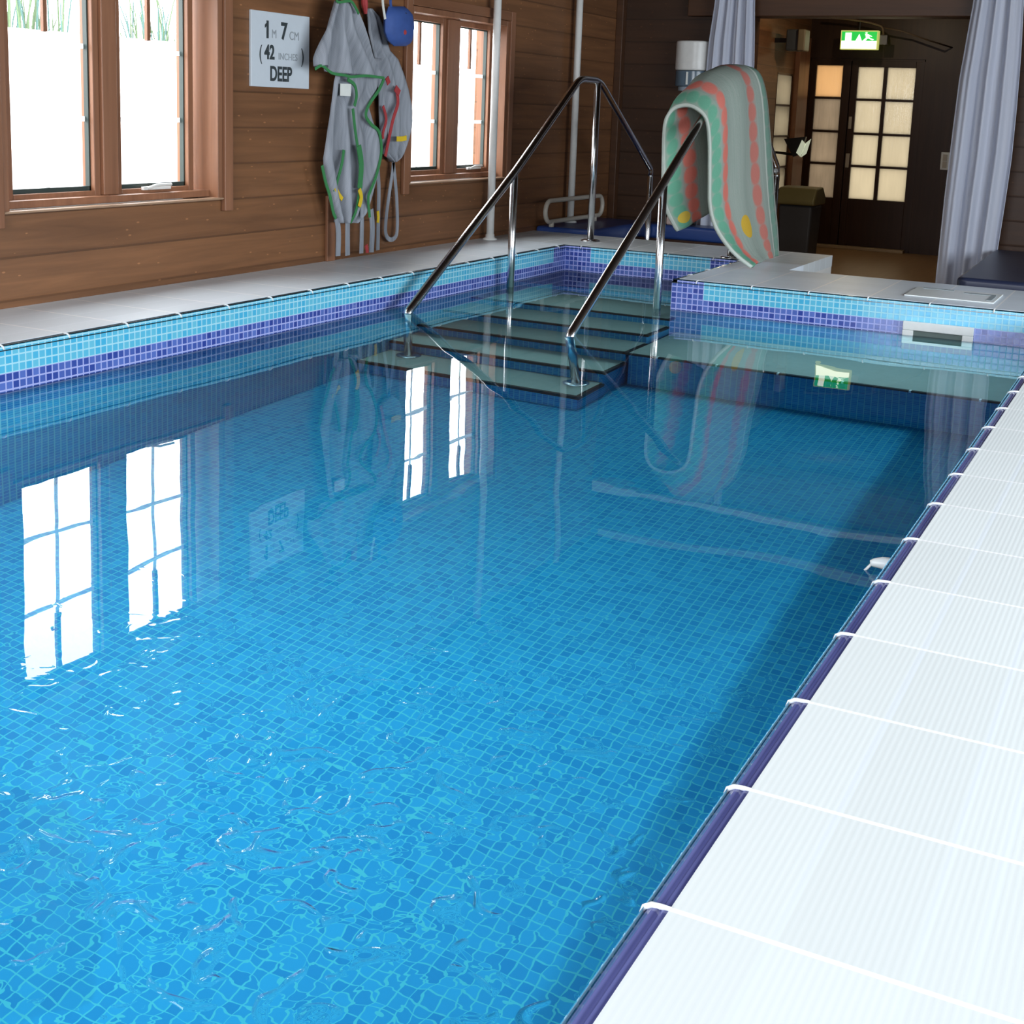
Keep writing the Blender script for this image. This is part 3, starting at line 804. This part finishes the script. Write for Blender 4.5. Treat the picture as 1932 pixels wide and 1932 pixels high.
for yy in (3.86, 4.06, 4.30):
    MB().tube(arc_path([(WXL + .02, yy, 1.265), (WXL + .09, yy, 1.25), (WXL + .105, yy, 1.275)], .02, 4), .006, 8).build('hook', M['black'], rail_, smooth=True)

s1 = thing('sling', 'grey mesh hoist sling edged in green with white tag, nearer the depth sign', 'sling', tuple(on(655, 200, 0, XS)), 'hoist slings hanging on the wall')
XA, XB = XS - .01, XS + .03
cloth('body', M['sling'], s1, [(640, 110), (626, 150), (620, 190), (612, 245), (607, 300), (610, 318), (618, 360), (628, 400), (634, 415)],
      [(722, 130), (716, 165), (697, 200), (706, 230), (718, 262), (719, 300), (710, 335), (698, 375), (690, 400), (672, 420)], XA, 3.5, .026)
cloth('upper_flap', M['sling'], s1, [(630, 4), (622, 25), (610, 62), (600, 100), (592, 128)], [(664, 2), (672, 20), (686, 60), (706, 108), (725, 146)], XB, 3.0, .028,
      bot=[(590, 126), (604, 122), (622, 134), (640, 138), (665, 140), (690, 142), (726, 146)])
MB().tube([on(640, -14, 0, XB), on(637, 6, 0, XB)], .012, 8).build('hanging_loop', M['black'], s1)
for pts in ([(635, -6), (637, 4), (660, 2), (670, 14), (676, 26)], [(594, 130), (604, 124), (612, 127), (626, 138), (650, 142), (662, 145), (690, 143), (724, 147)],):
    strip('green_edging', M['green'], s1, pts, XB + .022, .006)
for pts in ([(724, 148), (714, 170), (700, 190), (692, 205), (690, 220), (700, 235), (714, 248), (719, 275), (717, 300), (708, 335), (698, 360), (694, 375), (697, 410)],
            [(607, 312), (614, 345), (622, 370), (628, 400), (633, 412)], [(648, 283), (644, 310), (636, 340), (630, 362)], [(665, 205), (670, 250), (676, 290), (680, 330), (676, 372), (670, 400), (660, 420)],
            [(655, 150), (668, 160), (672, 180), (668, 200)]):
    strip('green_edging', M['green'], s1, pts, XA + .022, .008)
strip('green_edging', M['green'], s1, [(676, 275), (681, 310), (678, 355)], XA + .026, .017)
strip('yellow_label', M['yellow'], s1, [(632, 354), (638, 366), (645, 376)], XA + .027, .010)
strip('yellow_label', M['yellow'], s1, [(677, 357), (681, 372), (677, 390)], XA + .030, .011)
MB().box(XA + .036, XA + .040, on(643, 170, 0, XB)[1], on(662, 170, 0, XB)[1], on(650, 181, 0, XB)[2], on(650, 158, 0, XB)[2]).build('white_tag', M['tagwhite'], s1)
for pts, w_ in (([(635, 412), (638, 440), (637, 483)], .017), ([(655, 415), (655, 450), (655, 482)], .016), ([(682, 385), (682, 430), (681, 478)], .014), ([(699, 395), (702, 430), (700, 476)], .018)):
    strip('leg_strap', M['sling'], s1, pts, XA + .01, w_)

s2 = thing('sling', 'grey mesh hoist sling with red strap, behind the green-edged one beside the window', 'sling', tuple(on(740, 200, 0, XS)), 'hoist slings hanging on the wall')
XC = XS - .045
cloth('body', M['sling'], s2, [(690, 16), (692, 60), (705, 120), (712, 180), (716, 240), (722, 290), (738, 304)],
      [(701, 16), (716, 32), (727, 60), (736, 95), (752, 112), (763, 140), (771, 170), (776, 205), (774, 240), (767, 268), (757, 295), (745, 305)], XC, 2.5, .016)
MB().tube([on(686, -16, 0, XC), on(688, 8, 0, XC), on(690, 26, 0, XC)], [.014, .016, .008], 8).build('red_loop', M['red'], s2)
strip('red_strap', M['red'], s2, [(748, 172), (750, 195), (741, 225), (733, 262), (726, 295)], XC + .030, .010)
strip('red_strap', M['red'], s2, [(722, 200), (728, 225), (722, 250), (722, 262)], XC + .030, .008)
strip('red_strap', M['red'], s2, [(729, 146), (733, 158)], XC + .032, .014)
strip('red_strap', M['red'], s2, [(745, 166), (753, 176)], XC + .034, .016)
strip('yellow_label', M['yellow'], s2, [(748, 262), (757, 262), (766, 260)], XC + .034, .012)
strip('tail_strap', M['sling'], s2, [(742, 303), (739, 330), (733, 370), (728, 410), (727, 440), (735, 452), (746, 446), (749, 425), (748, 380), (744, 330), (741, 306)], XC, .011)
strip('leg_strap', M['sling'], s2, [(712, 318), (714, 360), (713, 410), (712, 472)], XC, .013)
strip('yellow_label', M['yellow'], s2, [(712, 398), (713, 410), (712, 420)], XC + .008, .009)
strip('red_label', M['red'], s2, [(690, 462), (692, 472), (692, 477)], XC + .05, .010)

# blue bag
bg = thing('fabric_bag', 'small blue fabric bag hanging at the corner of the smaller window', 'bag', tuple(on(752, 50, 0, WXL + .105)))
XG = WXL + .105
m = MB(); rw = []
ol, orr = edge_curve([(733, 14), (727, 30), (727, 60), (733, 76), (742, 86)]), edge_curve([(764, 12), (776, 28), (779, 50), (775, 80), (766, 86)])
for side in (1, -1):
    rr = []
    for i in range(15):
        py = 12 + 75 * i / 14; xl, xr = interp(ol, py), interp(orr, py); row = []
        for j in range(15):
            s = j / 14; p = on(xl + (xr - xl) * s, py, 0, XG); b = (max(0, 1 - (2 * s - 1) ** 2) * max(0, 1 - (2 * i / 14 - 1) ** 4)) ** .5
            p.x = XG + side * .038 * b; row.append(p)
        rr.append(row)
    m.grid(rr)
m.build('bag_body', M['bluebag'], bg, smooth=True)
def disc(px, py, X, r, mat, name, parent):
    c = on(px, py, 0, X); k = 16
    MB().add([(X, c.y + r * math.cos(2 * math.pi * i / k), c.z + r * math.sin(2 * math.pi * i / k)) for i in range(k)] + [(X + .006, c.y + r * .8 * math.cos(2 * math.pi * i / k), c.z + r * .8 * math.sin(2 * math.pi * i / k)) for i in range(k)],
             [(i, (i + 1) % k, k + (i + 1) % k, k + i) for i in range(k)] + [tuple(range(k, 2 * k))]).build(name, mat, parent)
disc(763, 61, XG + .034, .013, M['red'], 'red_badge', bg); disc(764, 27, XG + .028, .010, M['black'], 'black_toggle', bg)
strip('strap', M['tagwhite'], bg, [(721, -10), (722, 10), (726, 36)], XG, .007)
strip('strap', M['bluebag'], bg, [(738, -14), (736, 4), (738, 18)], XG, .008)

# ------------------------------------------------------------------ poles, tube frame, padded bench
def pole(label, x, y, z0):
    o = thing('support_pole', label, 'pole', (x, y, z0), 'white poles by the left wall')
    MB().tube([(x, y, z0 + .01), (x, y, CE)], .021, 16).build('tube', M['whitepaint'], o, smooth=True)
    MB().lathe([(.040, 0), (.040, .006), (.026, .012), (.024, .03)], x, y, 20, z0).build('foot', M['whitepaint'], o, smooth=True)
    return o
pole('slim white floor-to-ceiling pole on the left coping, in front of the smaller window', -3.05, on(932, 220, 0, -3.05)[1], 0.0)
pole('slim white floor-to-ceiling pole on the blue bench, rising behind the tube frame', -3.06, on(1085, 210, 0, -3.06)[1], BENCH)
XF = -3.0
def fp(px, py): return on(px, py, 0, XF)
tf = thing('tubular_rail', 'low white rounded tube frame on stub feet by the left wall', 'rail', tuple(fp(1080, 415)))
ya, yb = fp(1029, 400)[1], fp(1136, 395)[1]; zt, zb2 = fp(1085, 374)[2], fp(1085, 412)[2]
loop = []
rr = (zt - zb2) / 2
for cy_, a0_ in ((yb - rr, -90), (ya + rr, 90)):
    for k in range(13): loop.append((XF, cy_ + rr * math.cos(R(a0_ + k * 15)), (zt + zb2) / 2 + rr * math.sin(R(a0_ + k * 15))))
MB().tube(loop, .014, 12, closed=True).build('tube_loop', M['creampaint'], tf, smooth=True)
for yy in (ya + .09, yb - .12):
    MB().tube([(XF, yy, zb2), (XF, yy, BENCH)], .016, 12).build('foot', M['creampaint'], tf, smooth=True)

bn = thing('padded_bench', 'low blue padded bench across the corner behind the pool steps', 'bench', (-2.27, 6.85, FL))
MB().prism([(-3.112, 6.036), (-2.73, 6.036), (-2.73, 6.745), (-2.10, 6.745), (-2.10, 6.95), (-3.112, 6.95)], 2, BENCH - .09, BENCH).build('cushion', M['bluevinyl'], bn, bevel=.02, seg=3)
MB().prism([(-3.105, 6.045), (-2.75, 6.045), (-2.75, 6.76), (-2.14, 6.76), (-2.14, 6.94), (-3.105, 6.94)], 2, FL, BENCH - .09).build('base', M['darkwood'], bn)
sk = thing('shoulder_strap', 'black strap with a pale pink pad lying on the blue bench', 'strap', (-2.0, 6.8, BENCH))
q0 = [on(1262, 448, 1, 6.84), on(1280, 438, 1, 6.84), on(1302, 430, 1, 6.84), on(1312, 426, 1, 6.84)]
q0 = [Vector((p.x, p.y, max(p.z, BENCH + .024))) for p in q0]
MB().tube(spline([tuple(p) for p in q0], 4), [.022] * 13, 10).build('strap', M['black'], sk, smooth=True)
c = on(1272, 449, 1, 6.80); MB().box(c.x - .05, c.x + .05, 6.76, 6.84, BENCH + .001, BENCH + .055).build('pad', plain('pale_pink_pad', (.52, .40, .36), .6), sk, bevel=.012, seg=3)

# ------------------------------------------------------------------ wall dispenser
ds = thing('paper_dispenser', 'white wall dispenser with smoky blue lower half beside the curtain', 'dispenser', (-2.565, YP - .1, 1.05))
def rprism(m, x0, x1, z0, z1, y0, y1, r, n=5):
    """rounded-front column: plan is a U shape against the wall"""
    poly = [(x0, y1), (x0, y0 + r)] + [(x0 + r - r * math.cos(R(90 * k / n)), y0 + r - r * math.sin(R(90 * k / n))) for k in range(1, n)] + [(x0 + r, y0), (x1 - r, y0)] + \
           [(x1 - r + r * math.sin(R(90 * k / n)), y0 + r - r * math.cos(R(90 * k / n))) for k in range(1, n)] + [(x1, y0 + r), (x1, y1)]
    return m.prism(poly, 2, z0, z1)
xa_, xb_ = on(1273, 110, 1, 7.05)[0], on(1334, 110, 1, 7.05)[0]
zt_ = on(1303, 77, 1, 7.05)[2]; zm_ = on(1303, 133, 1, 7.05)[2]; zb_ = on(1303, 163, 1, 7.05)[2]
rprism(MB(), xa_, xb_, zm_, zt_, YP - .2, YP - .001, .085).build('cover', M['whitepaint'], ds, bevel=.012, seg=3)
rprism(MB(), xa_ + .003, xb_ - .003, zb_, zm_ - .002, YP - .197, YP - .001, .085).build('window_half', plain('smoky_blue_plastic', (.10, .15, .20), .2), ds, bevel=.004)
rprism(MB(), xa_ + .02, xb_ - .02, zb_ - .03, zb_ - .001, YP - .17, YP - .001, .07).build('nozzle_cup', plain('pale_blue_plastic', (.30, .36, .42), .3), ds, bevel=.004)
MB().box((xa_ + xb_) / 2 - .006, (xa_ + xb_) / 2 + .006, YP - .203, YP - .198, zb_ + .01, zm_ - .01).build('paper_tail', M['tagwhite'], ds)

# ------------------------------------------------------------------ curtains in the opening
def curtain(label, tl, tr, bl, br, folds, amp, Y=7.02, ztop=None, zbot=FL + .02, ph=0):
    o = thing('curtain', label, 'curtain', ((tl(0) + tr(0)) / 2, Y, 1.6), 'pale lilac curtains of the opening')
    rws = []; zt = 1.525
    for i in range(31):
        t = i / 30; z = zt + (zbot - zt) * t; row = []
        for j in range(97):
            s = j / 96; xl, xr = tl(t), tr(t)
            x = xl + (xr - xl) * s
            y = Y + amp * (.7 + .5 * t) * math.sin(2 * math.pi * folds * s + ph + .4 * math.sin(3 * t)) + .3 * amp * math.sin(2 * math.pi * folds * 2.3 * s + 1)
            row.append((x, y, z))
        rws.append(row)
    MB().grid(rws).build('cloth', M['curtain'], o, smooth=True, solid=.003)
    for k in range(6):
        xx = tl(0) + (tr(0) - tl(0)) * (k + .5) / 6
        MB().tube([(xx, Y, 1.51), (xx, Y, 1.532)], .004, 6).build('glider', M['whitepaint'], o)
    return o
def pz(z): return (1.525 - z) / (1.525 - FL - .02)
def prof(tab):
    tb = sorted((pz(z), x) for z, x in tab)
    return lambda t: interp(tb, t)
cxl = lambda px, py: on(px, py, 1, 7.02)
pts_l = [(cxl(px, py)[2], cxl(px, py)[0]) for px, py in ((1349, 0), (1337, 75), (1325, 200), (1315, 330), (1309, 470))]
pts_r = [(cxl(px, py)[2], cxl(px, py)[0]) for px, py in ((1424, 0), (1424, 60), (1423, 130), (1410, 300), (1400, 470))]
curtain('gathered pale lilac curtain hanging behind the towel', prof(pts_l), prof(pts_r), 0, 0, 4.5, .022)
pts_l = [(cxl(px, py)[2], cxl(px, py)[0]) for px, py in ((1836, 0), (1828, 40), (1808, 150), (1795, 250), (1780, 370), (1763, 530))]
pts_r = [(cxl(px, py)[2], cxl(px, py)[0]) for px, py in ((1931, 0), (1926, 100), (1918, 200), (1908, 300), (1893, 400), (1880, 480), (1875, 530))]
curtain('tall pale lilac curtain flaring to the floor beside the navy couch', prof(pts_l), prof(pts_r), 0, 0, 3.2, .03, ph=1.0)

struct(MB().box(-3.05, .4, 6.99, 7.05, 1.533, 1.575).build('trim_8', M['whitepaint'], bevel=.004))
struct(MB().box(WXL, WXR, YP - .03, YP, CE - .06, CE).build('trim_9', M['creampaint']))
# ------------------------------------------------------------------ navy couch at the right
co = thing('treatment_couch', 'navy padded treatment couch behind the far coping at the right edge', 'couch', (.25, 6.3, FL))
y0c = 5.36
m = MB().prism([(-.565, y0c + .03), (-.535, y0c), (.62, y0c), (.65, y0c + .03), (.65, 7.0), (-.60, 7.0)], 2, -.055, .015)
m.build('cushion', M['navy'], co, bevel=.025, seg=4)
MB().box(-.45, .60, y0c + .06, 6.95, -.10, -.056).build('frame', M['black'], co, bevel=.004)
for xx in (-.38, .52):
    for yy in (y0c + .15, 6.8): MB().box(xx - .025, xx + .025, yy - .025, yy + .025, FL, -.10).build('leg', M['black'], co)

# ------------------------------------------------------------------ bin, leaflet holder, wall lamp, sign, switch
bp = on(1507, 482, 2, FL); bY = min(bp.y, 10.6)
bc = on(1508, 430, 1, 9.4)
bi = thing('pedal_bin', 'dark grey flat-fronted bin with a yellowish lid in the corridor', 'bin', (bc.x, 9.4, FL))
bl_, br_ = on(1475, 430, 1, 9.4)[0], on(1538, 430, 1, 9.4)[0]
bt = on(1505, 385, 1, 9.4)[2]
MB().add([(bl_ + .02, 9.27, FL), (br_ - .02, 9.27, FL), (br_ - .02, 9.55, FL), (bl_ + .02, 9.55, FL), (bl_, 9.25, bt), (br_, 9.25, bt), (br_, 9.58, bt), (bl_, 9.58, bt)],
         [(0, 3, 2, 1), (4, 5, 6, 7), (0, 1, 5, 4), (1, 2, 6, 5), (2, 3, 7, 6), (3, 0, 4, 7)]).build('bin_body', plain('dark_grey_plastic', (.055, .058, .065), .45), bi, bevel=.02, seg=3)
lt = on(1520, 352, 1, 9.4)[2]
m = MB().prism([(9.23, bt + .001), (9.60, bt + .001), (9.60, bt + .06), (9.50, lt), (9.30, lt - .01), (9.23, bt + .04)], 0, bl_ - .02, br_ + .02)
m.build('lid', plain('dull_yellow_lid', (.16, .14, .055), .4), bi, bevel=.015, seg=3)

lh = thing('leaflet_holder', 'black bracket holding open white leaflets on the corridor wall', 'leaflet holder', tuple(on(1505, 280, 1, 10.7)))
def q3(px, py, Y): return on(px, py, 1, Y)
m = MB(); A_ = [q3(1479, 262, 10.7), q3(1520, 258, 10.7), q3(1512, 290, 10.7), q3(1496, 296, 10.7)]
m.add([*A_, *[p + Vector((0, .05, 0)) for p in A_]], [(0, 1, 2, 3), (7, 6, 5, 4), (0, 4, 5, 1), (1, 5, 6, 2), (2, 6, 7, 3), (3, 7, 4, 0)]).build('bracket', M['black'], lh)
m = MB()
for qd in ([(1513, 264), (1520, 272), (1510, 296), (1502, 288)], [(1520, 270), (1530, 262), (1521, 290), (1511, 297)]):
    A_ = [q3(x, y, 10.66) for x, y in qd]; m.add([*A_, *[p + Vector((0, .008, 0)) for p in A_]], [(0, 1, 2, 3), (7, 6, 5, 4), (0, 4, 5, 1), (1, 5, 6, 2), (2, 6, 7, 3), (3, 7, 4, 0)])
m.build('leaflets', plain('glowing_paper', (.8, .85, .7), .5, emit=(.9, 1, .75), es=.35), lh)  # slight emission added so the leaflets look bright
pz_ = q3(1500, 292, 10.7)
MB().tube([(pz_.x, 10.74, pz_.z), (WXL, 10.74, pz_.z + .02)], .012, 8).build('arm', M['black'], lh)

wl = thing('wall_speaker', 'small dark box with a cream side high on the corridor wall', 'speaker', tuple(on(1500, 75, 1, 10.8)))
p0, p1 = on(1484, 55, 1, 10.8), on(1506, 96, 1, 10.8); p2, p3 = on(1507, 55, 1, 10.8), on(1518, 96, 1, 10.8)
MB().box(p0.x, p1.x, 10.8, 10.95, p1.z, p0.z).build('case', plain('dark_grey_case', (.06, .07, .08), .4), wl, bevel=.012)
MB().box(p2.x, p3.x, 10.78, 10.95, p3.z, p2.z).build('side_panel', plain('cream_case', (.20, .16, .10), .5), wl, bevel=.01)
MB().box(WXL, p0.x, 10.85, 10.9, (p0.z + p1.z) / 2 - .02, (p0.z + p1.z) / 2 + .02).build('bracket', M['black'], wl)

YE = 11.6
def pe(px, py): return on(px, py, 1, YE)
es_ = thing('exit_sign', 'lit green emergency exit sign box with white figure, over the glazed door', 'sign', tuple(pe(1620, 75)))
a_, b_ = pe(1587, 57), pe(1655, 94)
MB().box(a_.x, b_.x, YE, YE + .07, b_.z, a_.z).build('case', plain('sign_rim', (.5, .5, .25), .4, emit=(.75, .8, .2), es=.5), es_, bevel=.004)
gx0, gx1 = a_.x + .012, b_.x - .012; gz1 = a_.z - .012; gz0 = b_.z + .080
MB().box(gx0, gx1, YE - .003, YE - .0005, gz0, gz1).build('green_panel', plain('lit_green', (.02, .45, .08), .4, emit=(.02, .55, .07), es=.9), es_)
MB().box(gx0, gx1, YE - .003, YE - .0005, b_.z + .008, gz0).build('lamp_strip', plain('lit_white', (.9, .9, .8), .4, emit=(1, 1, .7), es=2.2), es_)
lw = plain('lit_pictogram', (.9, .95, .85), .4, emit=(.9, 1, .75), es=1.6)
def flat(poly, name):
    W_, H_ = gx1 - gx0, gz1 - gz0
    m = MB(); m.prism([(gx0 + u * W_, gz0 + v * H_) for u, v in poly], 1, YE - .006, YE - .0032); return m.build(name, lw, es_)
flat([(.10, 0), (.28, 0), (.28, .88), (.10, .88)], 'door_symbol')
flat([(.40, 0), (.58, 0), (.50, .75)], 'arrow_symbol')
m = MB(); W_, H_ = gx1 - gx0, gz1 - gz0
def pl2(poly): m.prism([(gx0 + u * W_, gz0 + v * H_) for u, v in poly], 1, YE - .006, YE - .0032)
pl2([(.70 + .035 * math.cos(k * .785), .86 + .08 * math.sin(k * .785)) for k in range(8)])
pl2([(.66, .74), (.76, .72), (.80, .36), (.70, .34)]); pl2([(.76, .70), (.87, .50), (.85, .44), (.75, .58)]); pl2([(.70, .36), (.79, .36), (.92, .16), (.88, .08)]); pl2([(.70, .38), (.76, .34), (.68, 0), (.60, 0)])
m.build('running_figure', lw, es_)
MB().tube([(pe(1620, 57).x, YE + .035, a_.z - .002), (pe(1620, 57).x, YE + .035, CE)], .01, 8).build('hanger', M['black'], es_)
jb = thing('junction_box', 'small pale grey box with bent conduit right of the exit sign', 'junction box', tuple(pe(1665, 75)))
a2, b2 = pe(1659, 66), pe(1672, 84)
MB().box(a2.x, b2.x, YE + .02, YE + .06, b2.z, a2.z).build('box', plain('grey_box', (.22, .23, .24), .5), jb, bevel=.004)
MB().tube(arc_path([pe(1667, 66), pe(1666, 50), pe(1640, 42), pe(1600, 36), pe(1570, 34)], .05, 4), .009, 8).build('conduit', plain('cream_conduit', (.20, .14, .08), .5), jb, smooth=True)
MB().tube([pe(1666, 52), pe(1700, 58), pe(1745, 74), (pe(1780, 84).x, YD, pe(1780, 84).z)], .007, 8).build('cable', plain('cable', (.14, .10, .06), .5), jb, smooth=True)

sw = thing('light_switch', 'cream double light switch right of the glazed door', 'switch', tuple(on(1783, 304, 1, YD - .01)))
a2, b2 = on(1776, 287, 1, YD - .02), on(1789, 321, 1, YD - .02)
MB().box(a2.x, b2.x, YD - .018, YD, b2.z, a2.z).build('plate', M['plastic_w'], sw, bevel=.004)
for k in (.3, .7):
    z = b2.z + (a2.z - b2.z) * k; MB().box(a2.x + .02, b2.x - .02, YD - .026, YD - .0185, z - .03, z + .03).build('rocker', M['creampaint'], sw)

# ------------------------------------------------------------------ skimmer, lid, inlet fitting
def pw(px, py): return on(px, py, 1, PY1 - .005)
so = thing('skimmer', 'white rectangular skimmer frame in the mosaic of the far pool wall', 'skimmer', (-.49, PY1, -.16))
ox0, ox1 = pw(1704, 610)[0], pw(1838, 622)[0]; oz1 = pw(1770, 611)[2]
ix0, ix1 = pw(1722, 640)[0], pw(1815, 640)[0]; iz1 = pw(1770, 628)[2]
oz0, iz0 = -.33, -.275
m = MB(); Y0_, Y1_ = PY1 - .014, PY1 - .0005
m.box(ox0, ox1, Y0_, Y1_, iz1, oz1); m.box(ox0, ox1, Y0_, Y1_, oz0, iz0); m.box(ox0, ix0, Y0_, Y1_, iz0, iz1); m.box(ix1, ox1, Y0_, Y1_, iz0, iz1)
m.build('face_frame', M['plastic_w'], so, bevel=.003)
MB().box(ix0, ix1, PY1 - .004, PY1 - .001, iz0, iz1).build('flap', plain('grey_green_flap', (.10, .14, .13), .5), so)
lid = thing('access_cover', 'square white access lid with dark lift slots set in the far coping', 'cover', (-.47, 4.8, 0))
fl = [on(1735, 552, 2, 0), on(1762, 543, 2, 0), on(1868, 556, 2, 0), on(1850, 572, 2, 0)]
lx0, lx1 = -.66, -.30; ly0, ly1 = 4.60, 4.92
MB().box(lx0, lx1, ly0, ly1, .0005, .006).build('plate', M['plastic_w'], lid, bevel=.002)
m = MB(); m.box(lx0 + .03, lx0 + .16, ly1 - .05, ly1 - .025, .0061, .008); m.box(lx1 - .15, lx1 - .02, ly1 - .10, ly1 - .07, .0061, .008); m.box(lx1 - .035, lx1 - .015, ly0 + .05, ly1 - .10, .0061, .008)
m.build('slots', plain('grey_slot', (.28, .33, .36), .6), lid)
nz = on(1664, 1068, 2, WATER + .01)
ft = thing('pool_float', 'small white plastic piece floating against the right pool edge', 'float', (nz.x, nz.y, WATER))
MB().tube(spline([(-.030, nz.y + .020, WATER + .006), (nz.x + .03, nz.y + .010, WATER + .012), (nz.x, nz.y, WATER + .016), (nz.x - .022, nz.y - .006, WATER + .014)], 3), [.012, .013, .014, .014, .014, .013, .012, .010, .008, .005], 10).build('body', M['plastic_w'], ft, smooth=True)
MB().tube([(nz.x - .016, nz.y - .004, WATER + .016), (nz.x - .030, nz.y - .012, WATER - .002)], .003, 6).build('tail', M['plastic_w'], ft, smooth=True)

# ------------------------------------------------------------------ outside the windows
struct(MB().box(-14, WXL - .21, -6, 16, FL - .6, FL - .35).build('ground_outside', plain('pale_gravel', (.75, .76, .76), .9)))
zt = on(80, 57, 0, -5.2)[2]
struct(MB().box(-5.35, -5.2, -2, 12, FL - .35, zt).build('wall_garden', plain('white_render', (.85, .87, .87), .8)))
gm = plain('pale_grass_blade', (.07, .11, .05), .7, var=.4)
gm2 = plain('blue_green_leaf', (.045, .10, .09), .7, var=.4)
lab = ['feathery grass clump above the garden wall, left in the larger window', 'dark leafy grass clump above the garden wall, right in the larger window']
for k, (cy_, n_) in enumerate(((on(60, 20, 0, -6.2)[1] - .15, 170), (on(255, 30, 0, -6.2)[1] + .3, 150))):
    g = thing('ornamental_grass', lab[k], 'plant', (-6.2, cy_, FL - .35), 'plants beyond the garden wall')
    m = MB(); m2 = MB()
    for i in range(n_):
        a = random.uniform(0, 6.28); lean = random.uniform(.03, .3); h = random.uniform(1.6, 2.5)
        b = Vector((-6.2 + random.uniform(-.2, .2), cy_ + random.uniform(-.3, .3), FL - .35))
        pts = [b, b + Vector((math.cos(a) * lean * .25, math.sin(a) * lean * .4, h * .5)), b + Vector((math.cos(a) * lean * .5, math.sin(a) * lean, h * .85)), b + Vector((math.cos(a) * lean * .7, math.sin(a) * lean * 1.3, h * .95))]
        (m if i % 2 else m2).tube(spline([tuple(p) for p in pts], 3), [.012 - .0008 * q for q in range(10)], 4)
    m.build('blades', gm, g); m2.build('leaves', gm2, g)

# ------------------------------------------------------------------ light
wd = bpy.data.worlds.new('sky'); SC.world = wd; wd.use_nodes = True
bgn = wd.node_tree.nodes['Background']
bgn.inputs[0].default_value = (.93, .97, 1.0, 1); bgn.inputs[1].default_value = 11.0
def area(name, loc, rot, sx, sy, power, col, spread=180):
    l = bpy.data.lights.new(name, 'AREA'); l.shape = 'RECTANGLE'; l.size = sx; l.size_y = sy; l.energy = power; l.color = col; l.spread = R(spread)
    o = bpy.data.objects.new(name, l); COL.objects.link(o); o.location = loc; o.rotation_euler = rot
    return o
area('rooflight_right', (1.1, .3, CE - .03), (0, R(12), 0), 1.2, 3.2, 33, (.90, .96, 1.0))
area('window_light_back', (-.9, YB + .06, .95), (R(90), 0, 0), 2.6, 1.0, 120, (.90, .95, 1.0))
area('window_light_right', (WXR - .06, 2.6, .8), (0, R(90), 0), 1.0, 4.5, 180, (.86, .94, 1.0))
area('added_corridor_fill', (-1.7, 7.75, CE - .03), (0, R(-10), 0), .5, .5, 11, (1.0, .78, .5))  # added warm fill, kept out of the water's reflection behind the header
pl_ = bpy.data.lights.new('added_corridor_fill_inner', 'POINT'); pl_.energy = 11; pl_.color = (1.0, .80, .55); pl_.shadow_soft_size = 0  # added warm point fill for the corridor side wall, too small to reflect
po_ = bpy.data.objects.new('added_corridor_fill_inner', pl_); COL.objects.link(po_); po_.location = (-2.2, 10.3, 1.7)
area('added_fill_left', (-2.2, -.3, CE - .03), (R(14), R(8), 0), .9, 2.0, 78, (.90, .96, 1.0))  # added unseen ceiling fill that brightens the left coping and wall
area('added_pool_fill', (-1.5, .35, WATER - .02), (0, 0, 0), 2.0, 3.4, 37, (.66, .97, 1.0))  # added fill below the surface, standing in for daylight refracted by the water
area('added_pool_beam', (-1.535, 1.2, WATER - .015), (0, 0, 0), 2.15, 5.2, 13, (.66, .97, 1.0), spread=5)  # added narrow beam whose right edge shapes the floor's shadow band
area('added_ledge_fill', (-.8, 4.1, WATER - .012), (0, 0, 0), 1.3, .5, 5.0, (.66, .97, 1.0))  # added fill that brightens the submerged ledge
area('added_stair_fill', (-2.1, 4.0, WATER - .012), (0, 0, 0), .8, 1.4, 2.2, (.66, .97, 1.0))  # added fill that brightens the submerged steps

SC.view_settings.view_transform = 'Standard'
SC.view_settings.look = 'None'
SC.view_settings.exposure = 0.15
SC.cycles.adaptive_threshold = .02
SC.cycles.max_bounces = 7
SC.cycles.diffuse_bounces = 3
SC.cycles.glossy_bounces = 4
SC.cycles.transmission_bounces = 6
SC.cycles.transparent_max_bounces = 12
SC.cycles.caustics_refractive = False
SC.cycles.caustics_reflective = False
SC.cycles.sample_clamp_indirect = 6
